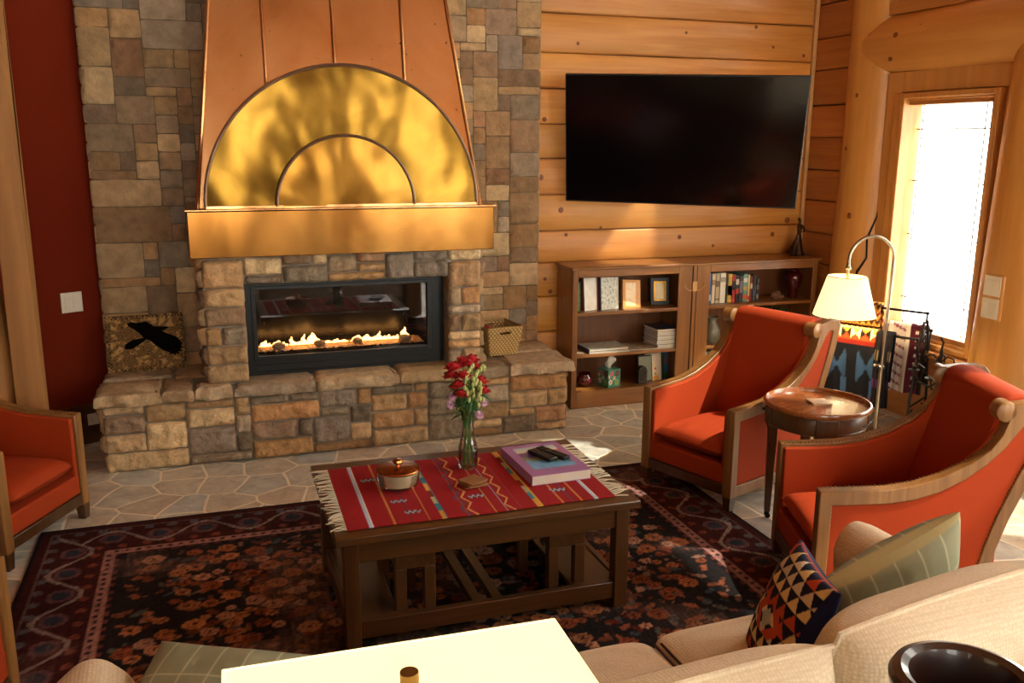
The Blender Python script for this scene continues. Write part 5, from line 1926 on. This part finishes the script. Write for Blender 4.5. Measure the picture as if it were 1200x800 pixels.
# ================================================================== ROUND SIDE TABLE
sx_, sy_, sz_ = 2.685, 3.44, .60
sdt = thing('side_table', (sx_, sy_, 0), 'round wooden side table on casters between the two right armchairs', 'side table', rz=R(20))
m = MB()
m.lathe([(0, sz_-.014), (.228, sz_-.014), (.230, sz_-.004), (.236, sz_+.004), (.243, sz_+.003), (.247, sz_-.006), (.245, sz_-.018), (.236, sz_-.024), (0, sz_-.024)], n=64, cap=False)
def round_top_mat():
    m_, nt, bs = newmat('segmented_top')
    v = coords(nt)
    sep = nt.nodes.new('ShaderNodeSeparateXYZ')
    nt.links.new(v, sep.inputs[0])
    ax = nt.nodes.new('ShaderNodeMath'); ax.operation = 'ABSOLUTE'
    ay = nt.nodes.new('ShaderNodeMath'); ay.operation = 'ABSOLUTE'
    nt.links.new(sep.outputs[0], ax.inputs[0])
    nt.links.new(sep.outputs[1], ay.inputs[0])
    gt = nt.nodes.new('ShaderNodeMath'); gt.operation = 'GREATER_THAN'
    nt.links.new(ax.outputs[0], gt.inputs[0])
    nt.links.new(ay.outputs[0], gt.inputs[1])
    n1 = noise_n(nt, coords(nt, (60, 4, 60)), 1, 3)
    n2 = noise_n(nt, coords(nt, (4, 60, 60)), 1, 3)
    a = ramp(nt, n1, [(.3, '6e3a18'), (.7, '945426')])
    b = ramp(nt, n2, [(.3, '7a421c'), (.7, 'a0602e')])
    nt.links.new(mix(nt, a, b, gt.outputs[0]), bs.inputs['Base Color'])
    bs.inputs['Roughness'].default_value = .25
    bs.inputs['Coat Weight'].default_value = .4
    return m_
m.build('table_top', round_top_mat(), sdt, local=True, angle=50)
m = MB()
m.lathe([(0, sz_-.024), (.222, sz_-.024), (.226, sz_-.03), (.226, sz_-.105), (.220, sz_-.11), (0, sz_-.11)], n=64, cap=False)
ap = m.build('apron', M['walnut_x'], sdt, local=True, angle=50)
m = MB()
m.lathe([(.2275, sz_-.096), (.2295, sz_-.094), (.2275, sz_-.092)], n=64, cap=False)
m.build('apron_moulding', M['walnut_y'], sdt, local=True)
for k in range(4):
    a = math.pi/4+k*math.pi/2
    cx, cy = .198*math.cos(a), .198*math.sin(a)
    rot = Matrix.Translation((cx, cy, 0)) @ Matrix.Rotation(a, 4, 'Z')
    m = MB(rot)
    m.taper(-.022, .022, -.024, .024, .035, sz_-.105, .008, .010)
    m.box(-.016, .032, -.050, .050, sz_-.125, sz_-.03)
    lg = m.build('leg', M['walnut_z'], sdt, local=True, bevel=.003)
    m = MB(rot)
    m.lathe([(0, .012), (.010, .012), (.014, .022), (.012, .036), (0, .038)], n=12, cap=False)
    m.tube([(-.004, -.008, .013), (-.004, .008, .013)], .013, 14)
    m.build('caster', M['iron'], lg, local=True)
for a in (R(-75), R(105)):
    m = MB(Matrix.Rotation(a, 4, 'Z'))
    m.tube([(.232, -.06, sz_-.066), (.240, -.05, sz_-.066), (.242, 0, sz_-.066), (.240, .05, sz_-.066), (.232, .06, sz_-.066)], .0032, 6)
    m.ball((.236, .062, sz_-.066), .007, 10, 8)
    m.build('drawer_pull', M['iron'], sdt, local=True)
m = MB(Matrix.Translation((2.705, 3.455, sz_-.0135)) @ Matrix.Rotation(R(-14), 4, 'Z'))
m.col = rgb('c8b8a0')[:3]
m.grid(lambda u, v: (-.045+.09*u, -.045+.09*v, .008), 12, 12, lambda u, v: rgb('b89c78')[:3] if min(u, v, 1-u, 1-v) < .1 else cmix('d0c4ae', 'b8a088', nz(u, v, 6, 1)))
m.box(-.045, .045, -.045, .045, 0, .0078)
tag(m.build('stone_coaster', M['paint'], smooth=False), 'square pale stone coaster on the round side table', 'coaster')

# ================================================================== FLOOR LAMP
LX, LY = 3.90, 4.42
lp = thing('floor_lamp', (LX, LY, 0), 'arched brushed metal floor lamp with lit cream shade', 'floor lamp')
m = MB()
m.lathe([(0, 0), (.13, 0), (.13, .012), (.11, .02), (.02, .028), (0, .03)], (LX, LY, 0), 40, cap=False)
m.build('base', M['steel'], lp)
m = MB()
topz = 1.10
hx, hy = 3.645, 4.49
m.tube([(LX, LY, .02), (LX, LY, .44)], .014, 14)
m.tube([(LX, LY, .42), (LX+.015, LY, topz)], .0095, 12)
arcp = []
for i in range(19):
    a = math.pi*i/18
    cx, cy = (LX+.015+hx)/2, (LY+hy)/2
    arcp.append((cx+(LX+.015-cx)*math.cos(a), cy+(LY-cy)*math.cos(a), topz+.145*math.sin(a)))
m.tube(arcp, .0095, 12)
m.tube([arcp[-1], (hx, hy, 1.02), (hx, hy, .98)], .0095, 12)
m.lathe([(0, 0), (.016, 0), (.018, .01), (.012, .02), (.012, .035), (0, .04)], (hx, hy, 1.045), 16, cap=False)
m.build('pole', M['steel'], lp)
m = MB()
m.lathe([(0, 0), (.02, 0), (.02, .014), (.015, .02), (.015, .03), (0, .03)], (LX, LY, .43), 18, cap=False)
m.tube([(LX-.05, LY, .452), (LX+.01, LY, .452)], .006, 10)
m.ball((LX-.05, LY, .452), .012, 10, 8)
m.build('height_clamp', M['steel'], lp)
m = MB()
m.lathe([(.113, 1.005), (.183, .765)], (hx, hy, 0), 56, cap=False)
m.build('lamp_shade', M['shade'], lp, solid=.002)
for zz, rr2 in ((.765, .184), (1.005, .114)):
    m = MB()
    m.tube([(hx+rr2*math.cos(a*math.pi/24), hy+rr2*math.sin(a*math.pi/24), zz) for a in range(48)], .002, 6, closed=True)
    if zz < .8:
        m.build('shade_ring', M['brass'], lp)
for k in range(3):
    a = k*2.094+.5
    m.tube([(hx, hy, .985), (hx+.113*math.cos(a), hy+.113*math.sin(a), 1.003)], .002, 6)
m.build('shade_ring', M['brass'], lp)
m = MB()
m.lathe([(0, 0), (.016, 0), (.018, .04), (.02, .06), (0, .06)], (hx, hy, .92), 16, cap=False)
m.ball((hx, hy, .875), .032, 14, 10, 0, (1, 1, 1.3))
m.build('bulb', plain('bulb_glow', 'fff0d0', .5, emit='ffd890', estr=12), lp)
pl_ = bpy.data.lights.new('lamp_glow', 'POINT')
pl_.energy = 9
pl_.color = (1, .78, .45)
pl_.shadow_soft_size = .04
po = bpy.data.objects.new('lamp_glow', pl_)
COL.objects.link(po)
po.location = (hx, hy, .80)

# ================================================================== BLANKET RACK
qa, qb = Vector((3.85, 4.93, 0)), Vector((4.17, 4.38, 0))
qd = (qb-qa).normalized()
qn = Vector((qd.y, -qd.x, 0))
if qn.x > 0: qn = -qn            # towards the room
QL = (qb-qa).length
qm = frame_mtx((0, 0, 0), qd, -qn, Z)      # x along the rack, y away from the room
rk = thing('blanket_rack', qa, 'black wrought iron scrolled rack holding folded blankets by the window', 'rack')
def scroll_pts(cx, cz, r, a0, turns, y, dirn=1, shrink=.25, n=26):
    out = []
    for i in range(n+1):
        t = i/n
        a = a0+dirn*turns*2*math.pi*t
        rr = r*(1-t*(1-shrink))
        out.append((cx+rr*math.cos(a), y, cz+rr*math.sin(a)))
    return out
def end_frame(x):
    m = MB(qm)
    # an upright A shape in the y-z plane
    for yy in (-.16, .16):
        m.tube([(x, yy*1.15, 0), (x, yy, .25), (x, yy*.55, .55), (x, yy*.2, .72)], .008, 8)
        # feet scroll
        m.tube([(x, yy*1.15+(.045*math.cos(a)-.045)*(-1 if yy > 0 else 1), .045+.045*math.sin(a)) for a in [(-1.57+i*.3) for i in range(16)]], .006, 6)
    m.tube([(x, -.17, .20), (x, .17, .20)], .006, 8)
    for (cy, cz, r, a0, d_) in ((-.08, .33, .055, 0, 1), (.08, .33, .055, 3.14, -1), (-.06, .48, .045, 3.14, -1), (.06, .48, .045, 0, 1), (0, .62, .04, 1.57, 1), (-.09, .12, .05, 1.57, 1), (.09, .12, .05, 1.57, -1)):
        pts = [(x, cy+p[0], cz+p[2]) for p in scroll_pts(0, 0, r, a0, 1.35, 0, d_)]
        m.tube(pts, .0055, 6)
    return m
for x in (0, QL):
    end_frame(x).build('scrolled_end', M['iron'], rk, local=True)
rails = ((-.135, .60), (0, .665), (.0, .775), (.135, .60))
for (yy, zz) in ((-.135, .625), (.02, .765), (.13, .64)):
    m = MB(qm)
    m.tube([(0, yy, zz), (QL, yy, zz)], .008, 10)
    m.ball((0, yy, zz), .012, 8, 6)
    m.ball((QL, yy, zz), .012, 8, 6)
    m.build('rail', M['iron'], rk, local=True)
m = MB(qm)
for x in (0, QL):
    m.tube([(x, -.09, .45), (x, -.135, .625)], .006, 6)
    m.tube([(x, .09, .45), (x, .13, .64)], .006, 6)
    m.tube([(x, 0, .70), (x, .02, .765)], .006, 6)
m.build('rail_bracket', M['iron'], rk, local=True)
def blanket(name, x0, x1, yy, zr, front, backd, fn, label, thick=.020, rr=.026, seed=0):
    m = MB(qm @ Matrix.Identity(4))
    Lf, La, Lb = front, math.pi*rr, backd
    tot = Lf+La+Lb
    def pos(s_, off, u):
        if s_ < Lf:
            y, z, ny, nz_ = yy-rr, zr-(Lf-s_), -1, 0
        elif s_ < Lf+La:
            a = math.pi-(s_-Lf)/rr
            y, z, ny, nz_ = yy+rr*math.cos(a), zr+rr*math.sin(a), math.cos(a), math.sin(a)
        else:
            y, z, ny, nz_ = yy+rr, zr-(s_-Lf-La), 1, 0
        hang = max(0, min(1, (zr-z)/.3))
        w_ = (.010*math.sin(u*13+seed)+.006*math.sin(u*27+seed*2))*hang
        return y+ny*off+w_*1.0, z+nz_*off
    def f1(u, v):
        y, z = pos(v*tot, 0, u)
        return (x0+(x1-x0)*u+.004*math.sin(v*9+seed), y, z)
    m.grid(f1, 60, 90, lambda u, v: fn(u, v*tot))
    m2 = m.build(name, M['cloth'], None, smooth=True, angle=80, solid=thick)
    # place in world
    m2.location += qa
    return tag(m2, label, 'blanket', 'blankets hanging on the iron rack')
def tri(a, p):
    return abs(((a/p) % 1)*2-1)
def bl_navy(u, s_):
    # s_ from the bottom hem of the front
    if s_ > .42:
        k = (s_-.42)/.16
        band = ['7a1c10', 'c0431a', 'd88a28', 'e0c070', 'c0431a', '20160e'][min(5, int(k*5))]
        if .15 < k < .75 and abs(tri(u, .33)-.5)*2 < 1-abs(k-.45)*4.6: band = 'd8cba0' if tri(u, .33) > .5 else '20160e'
        return rgb(band)[:3]
    if tri(u+.12, .5) > .35 and .18 < s_ < .38 and abs(s_-.28) < .09*tri(u, .25)+.01: return rgb('2c4668')[:3]
    if .05 < s_ < .10 and tri(u, .16) > .5: return rgb('4a3a58')[:3]
    if tri(u, .5) > .75 and .1 < s_ < .2: return rgb('35507a')[:3]
    return rgb('0c0c14')[:3]
def bl_dark(u, s_):
    if .30 < s_ < .36 and tri(u, .2) > .5: return rgb('6a5a40')[:3]
    if .12 < s_ < .18 and tri(u, .3) > .6: return rgb('5a2a6a')[:3]
    return rgb('100d12')[:3]
def bl_white(u, s_):
    if u < .12 or .48 < u < .58: return rgb('c8bcb0')[:3]
    if .58 <= u < .92: return rgb('4a1420')[:3] if tri(s_, .05) < .75 or abs(u-.75) > .05 else rgb('d0c8c0')[:3]
    if u >= .92: return rgb('2a2420')[:3]
    return rgb('b8aaa0')[:3] if tri(s_+u*.1, .06) > .25 else rgb('7a3a4a')[:3]
def bl_gold(u, s_):
    k = tri(s_*1.0+.03*tri(u, .12), .10)
    return rgb(['3a2412', 'b06a20', 'd8a040', '8a3418'][min(3, int(k*4))])[:3]
def bl_pink(u, s_):
    return cmix('c8a8a0', 'a07a7a', tri(s_, .08))
blanket('blanket', .03, .40, -.135, .625, .50, .30, bl_navy, 'black blanket with orange and cream band draped over the front rail', .014, .022, 1)
blanket('blanket', .405, .50, -.135, .625, .46, .30, bl_dark, 'narrow folded near black blanket beside the orange banded one', .014, .022, 2)
blanket('blanket', .06, .36, .02, .765, .12, .30, bl_gold, 'gold and brown striped blanket on the highest rail', .016, .026, 3)
blanket('blanket', .38, .62, .13, .640, .42, .35, bl_white, 'white and maroon patterned blanket at the right end of the rack', .014, .024, 4)
blanket('blanket', .10, .36, .13, .640, .30, .35, bl_pink, 'dusty pink blanket on the rear rail behind the others', .014, .024, 5)

# iron candle stand beside the rack
cs_ = thing('candelabra', (4.08, 4.14, 0), 'wrought iron candle stand with curled arms in front of the window', 'candle stand')
m = MB()
m.tube([(0, 0, .05), (0, 0, .60)], .009, 10)
m.tube([(0, 0, .60), (.0, -.01, .64), (0, .015, .67)], .006, 8)
for k in range(3):
    a = k*2.094
    m.tube([(0, 0, .09), (.05*math.cos(a), .05*math.sin(a), .06), (.10*math.cos(a), .10*math.sin(a), .012), (.13*math.cos(a), .13*math.sin(a), .010)], .008, 8)
m.build('stand', M['iron'], cs_, local=True)
for k in range(4):
    a = k*math.pi/2+.5
    m = MB(Matrix.Rotation(a, 4, 'Z'))
    m.tube([(0, 0, .40), (.05, 0, .36), (.11, 0, .38), (.14, 0, .44), (.12, 0, .49), (.085, 0, .47), (.09, 0, .44)], .006, 8)
    m.tube([(0, 0, .52), (.04, 0, .56), (.075, 0, .55), (.08, 0, .51)], .005, 6)
    m.lathe([(0, 0), (.03, 0), (.034, .008), (.01, .010), (.01, .03), (0, .03)], (.145, 0, .445), 14, cap=False)
    m.build('arm', M['iron'], cs_, local=True)

# ================================================================== SOFA
sf = thing('sofa', (.80, 1.7, 0), 'long cream sofa seen from behind in the foreground', 'sofa')
AX0, AX1 = -.22, 1.80            # inner faces of the arms
SYF, SYB = 2.10, 1.28
B(AX0-.12, AX1+.12, 1.22, 2.02, .06, .27).build('base', M['sofa'], sf, bevel=.02, seg=3)
def soft(m, cx, cy, cz, hx_, hy_, hz_, p=4.0, n=28, puff=.0, seed=0, wr=.004, mt=None):
    """cushion: superellipsoid with soft square edges"""
    def sp(a, e):
        return math.copysign(abs(a)**e, a)
    def fn(u, v):
        th_ = (v-.5)*math.pi
        ph = u*2*math.pi
        ez, exy = 2/p*1.4, 2/p
        c1, s1 = math.cos(th_), math.sin(th_)
        x = hx_*sp(c1, ez)*sp(math.cos(ph), exy)
        y = hy_*sp(c1, ez)*sp(math.sin(ph), exy)
        z = hz_*sp(s1, ez)
        k = 1+puff*(1-(x/hx_)**2)*(1-(y/hy_)**2)
        z *= k
        z += wr*noise.noise(Vector((x*5+seed, y*5, 1)))
        q_ = Vector((x, y, z))
        if mt is not None:
            q_ = mt @ q_
        return (cx+q_.x, cy+q_.y, cz+q_.z)
    m.grid(fn, n*4, n*2)
    return m
cwid = (AX1-AX0)/3
for k in range(3):
    cx = AX0+cwid*(k+.5)
    m = MB()
    soft(m, cx, 1.72, .36, cwid/2+.002, .40, .082, 11, 24, .18, k*3)
    c_ = m.build('seat_cushion', M['sofa'], sf, angle=180)
    for xx in (cx-cwid/2+.010, cx+cwid/2-.010):
        m = MB()
        m.tube([(xx, 1.40+.05*i, .437+.002*math.sin(i)) for i in range(14)], .004, 6)
        m.build('piping', M['pipe'], c_)
for k in range(3):
    cx = AX0+cwid*(k+.5)
    m = MB()
    mt = Matrix.Rotation(R(12), 3, 'X') @ Matrix.Rotation(R([-3, 2, 5][k]), 3, 'Z')
    # local: wide x, thin y, tall z
    def bcf(u, v, top):
        x, z = 2*u-1, 2*v-1
        ex, ez = max(0, 1-abs(x)**4), max(0, 1-abs(z)**4)
        th_ = (.105+.02*(k == 2))*(ex*ez)**.5+.01*noise.noise(Vector((x*2+k*4, z*2, 3)))*(ex*ez)
        px_ = x*(cwid/2+.012)*(1-.05*z*z*(1 if abs(x) > .5 else .6))
        pz_ = z*.235*(1-.045*(1-x*x)*0)*(1-.05*x*x*z*z)
        q_ = mt @ Vector((px_, th_*(1 if top else -1), pz_))
        return (cx+q_.x, [1.44, 1.42, 1.455][k]+q_.y, [.60, .59, .625][k]+q_.z)
    m.grid(lambda u, v: bcf(u, v, True), 34, 30)
    m.grid(lambda u, v: bcf(u, v, False), 34, 30)
    bcu = m.build('back_cushion', M['sofa'], sf, angle=180)
    m = MB()
    pts = [bcf(i/24, 0, True) for i in range(25)]+[bcf(1, i/20, True) for i in range(1, 21)]+[bcf(1-i/24, 1, True) for i in range(1, 25)]+[bcf(0, 1-i/20, True) for i in range(1, 20)]
    m.tube(pts, .0065, 6, closed=True)
    m.build('piping', M['sofa'], bcu)
B(AX0-.10, AX1+.10, 1.22, 1.33, .20, .66).build('back_frame', M['sofa'], sf, bevel=.05, seg=5)
for s_, xc in ((-1, AX0-.075), (1, AX1+.085)):
    m = MB()
    def armf(u, v):
        a = u*2*math.pi
        # rolled arm section: round top on a straight side
        r_ = .098
        x, z = r_*math.cos(a), r_*math.sin(a)
        z = z+.545 if z > 0 else .545+z*4.6*(1 if abs(math.cos(a)) < .999 else 1)
        if z < .545: x = max(-.088, min(.088, x*3))
        y = 1.22+.94*v
        ey = 1-max(0, abs(2*v-1)-.94)*4
        return (xc+x*ey, y, .07+(max(z, .07)-.07)*(.985+.015*ey))
    m.grid(armf, 40, 40)
    for v_ in (0, 1):
        ids = [m.av(armf(i/40, v_)) for i in range(40)]
        m.f.append(ids if v_ else ids[::-1])
    m.build('arm', M['sofa'], sf, angle=50)
for (x, y) in ((AX0-.06, 1.26), (AX1+.06, 1.26), (AX0-.06, 2.02), (AX1+.06, 2.02)):
    MB().taper(x-.025, x+.025, y-.025, y+.025, ZR, .075, .006, .006).build('foot', M['walnut_z'], sf)

sf.rotation_euler = (0, 0, R(2.7))
sf.location = (.80, 1.648, 0)

def pillow(name, c, xd, nd, w_, h_, t_, mat, label, colf=None, seed=0, n=44, floppy=.0):
    """square cushion centred at c; xd = its width direction, nd = its face normal"""
    xd = Vector(xd).normalized()
    nd = Vector(nd).normalized()
    nd = (nd-xd*nd.dot(xd)).normalized()
    zd = xd.cross(nd)*-1
    if zd.z < 0: zd = -zd
    mt = frame_mtx((0, 0, 0), xd, nd, zd)
    tt = thing(name, c, label, 'pillow', group='pillows on the sofa')
    m = MB(mt)
    def f(u, v, s_):
        x, z = 2*u-1, 2*v-1
        e = (max(0, 1-x**2)*max(0, 1-z**2))**.42
        pin = 1-.075*((1-z*z)*abs(x)**6)-.0*(x*x*z*z)
        pin2 = 1-.075*((1-x*x)*abs(z)**6)
        n_ = noise.noise(Vector((x*1.8+seed, z*1.8, s_*2)))*.10+noise.noise(Vector((x*5+seed, z*4, s_*3)))*.04
        return (x*w_/2*pin, s_*t_/2*e*(1+n_)+floppy*x*z, z*h_/2*pin2)
    m.grid(lambda u, v: f(u, v, 1), n, n, (lambda u, v: colf(u, v, 1)) if colf else None)
    m.grid(lambda u, v: f(u, v, -1), n, n, (lambda u, v: colf(u, v, -1)) if colf else None)
    m.build('cushion_body', mat, tt, local=True, angle=180)
    return tt, mt, f
def green_stripes(u, v, s_):
    c = rgb('8a8c72')[:3]
    k = .97+.06*rs_.rand()
    if min((u*6+.15) % 1, 1-(u*6+.15) % 1) < .022 or min((v*2.5+.3) % 1, 1-(v*2.5+.3) % 1) < .008:
        c = rgb('b4b294')[:3]
    if min(u, 1-u, v, 1-v) < .012: c = rgb('a89c70')[:3]
    return (c[0]*k, c[1]*k, c[2]*k)
mg = painted('sage_linen', .85, 160, .4, bdist=.002)
pillow('pillow', (1.665, 1.775, .622), (.91, -.09, .405), (.08, -.92, -.38), .42, .42, .17, mg, 'sage green striped pillow leaning against the right arm', green_stripes, 1, 90)
pillow('pillow', (-.075, 1.835, .572), (.88, -.42, -.02), (.0, -.36, .93), .38, .40, .14, mg, 'sage green pillow at the left end of the sofa', green_stripes, 6, 90)
def navy_tri(u, v, s_):
    base = rgb('151a38')[:3]
    if s_ < 0 or u < .05 or u > .95: return rgb('1c2450')[:3]
    row = int(v*9)
    fv = v*9-row
    col_ = int(u*6+(.5 if row % 2 else 0))
    fu = (u*6+(.5 if row % 2 else 0)) % 1
    inside = abs(fu-.5)*2 < 1-fv
    if row in (3, 4) and .25 < u < .8:
        if abs(abs(u-.5)*4+abs(v-.45)*5-.9) < .28: return rgb('b4482c')[:3]
        if abs(u-.5)*4+abs(v-.45)*5 < .4: return rgb('a8b0a8')[:3]
    if inside:
        return rgb([['d8c48c', 'b4482c', 'd8c48c', 'e0d8c4'][(row+col_) % 4], 'b4482c', 'd8c48c', 'c8bfa8'][row % 4])[:3]
    return base
mn = painted('navy_print', .85, 160, .3, bdist=.002)
pillow('pillow', (1.375, 1.80, .580), (.35, .93, -.05), (-.92, .30, .42), .34, .34, .12, mn, 'navy pillow with cream and rust triangle pattern beside the sage one', navy_tri, 3, 110)
pillow('pillow', (.40, 1.80, .545), (.9, .3, 0), (0, .5, .85), .34, .34, .12, mn, 'navy pillow mostly hidden behind the lamp shade', lambda u, v, s_: rgb('1c2450')[:3], 4, 40)

# ================================================================== CONSOLE, TABLE LAMP, BOWL
cns = thing('console_table', (.75, .88, 0), 'narrow wooden console table behind the sofa', 'console table')
B(.02, 1.72, .80, 1.055, .70, .735).build('table_top', M['walnut_x'], cns, bevel=.004)
for x in (.04, 1.65):
    for y in (.815, .99):
        B(x, x+.05, y, y+.05, 0, .70).build('leg', M['walnut_z'], cns, bevel=.003)
B(.09, 1.65, .825, .845, .60, .70).build('apron', M['walnut_x'], cns, bevel=.003)
B(.09, 1.65, 1.01, 1.03, .60, .70).build('apron', M['walnut_x'], cns, bevel=.003)
tl = thing('table_lamp', (.214, 1.000, .735), 'table lamp with big rectangular glowing cream shade in the foreground', 'table lamp', rz=R(-1.5))
m = MB()
hx_, hy_ = .238, .152
z0, z1 = .13, .367
m.ring([(-hx_, -hy_), (hx_, -hy_), (hx_, hy_), (-hx_, hy_)], [(-hx_+.003, -hy_+.003), (hx_-.003, -hy_+.003), (hx_-.003, hy_-.003), (-hx_+.003, hy_-.003)], 'z', z0, z1)
m.build('lamp_shade', M['shade'], tl, local=True, bevel=.001, seg=1)
m = MB()
m.box(-hx_+.003, hx_-.003, -hy_+.003, hy_-.003, z1-.006, z1-.002)
m.build('top_diffuser', M['shade'], tl, local=True)
m = MB()
m.lathe([(0, 0), (.046, 0), (.048, .012), (.042, .02), (.03, .03), (.018, .06), (.016, .10), (.016, .30), (0, .30)], n=32, cap=False)
m.build('base', M['brass'], tl, local=True)
m = MB()
m.tube([(-.004, .035, z1-.004), (-.004, .035, z1+.026)], .0125, 20)
m.build('finial', plain('aged_brass', '8a6a34', .4, .85), tl, local=True, bevel=.001)
tlp = bpy.data.lights.new('table_lamp_glow', 'POINT')
tlp.energy = 4
tlp.color = (1, .8, .5)
tlp.shadow_soft_size = .05
to = bpy.data.objects.new('table_lamp_glow', tlp)
COL.objects.link(to)
to.location = (.207, .95, .98)
# dark bowl-topped vessel
bw_ = thing('dark_bowl', (1.095, .985, .735), 'dark brown turned wooden bowl with thick rounded rim in the lower right corner', 'bowl')
m = MB()
m.lathe([(r_*1.14, z_*1.07) for r_, z_ in [(0, 0), (.05, 0), (.055, .01), (.05, .03), (.06, .08), (.078, .14), (.090, .185), (.099, .200), (.101, .212), (.096, .222), (.085, .226), (.075, .220), (.070, .205), (.066, .17), (.05, .10), (.03, .06), (0, .05)]], n=56, cap=False)
m.build('bowl_body', plain('dark_turned_wood', '2a140c', .35, coat=.4), bw_, local=True)
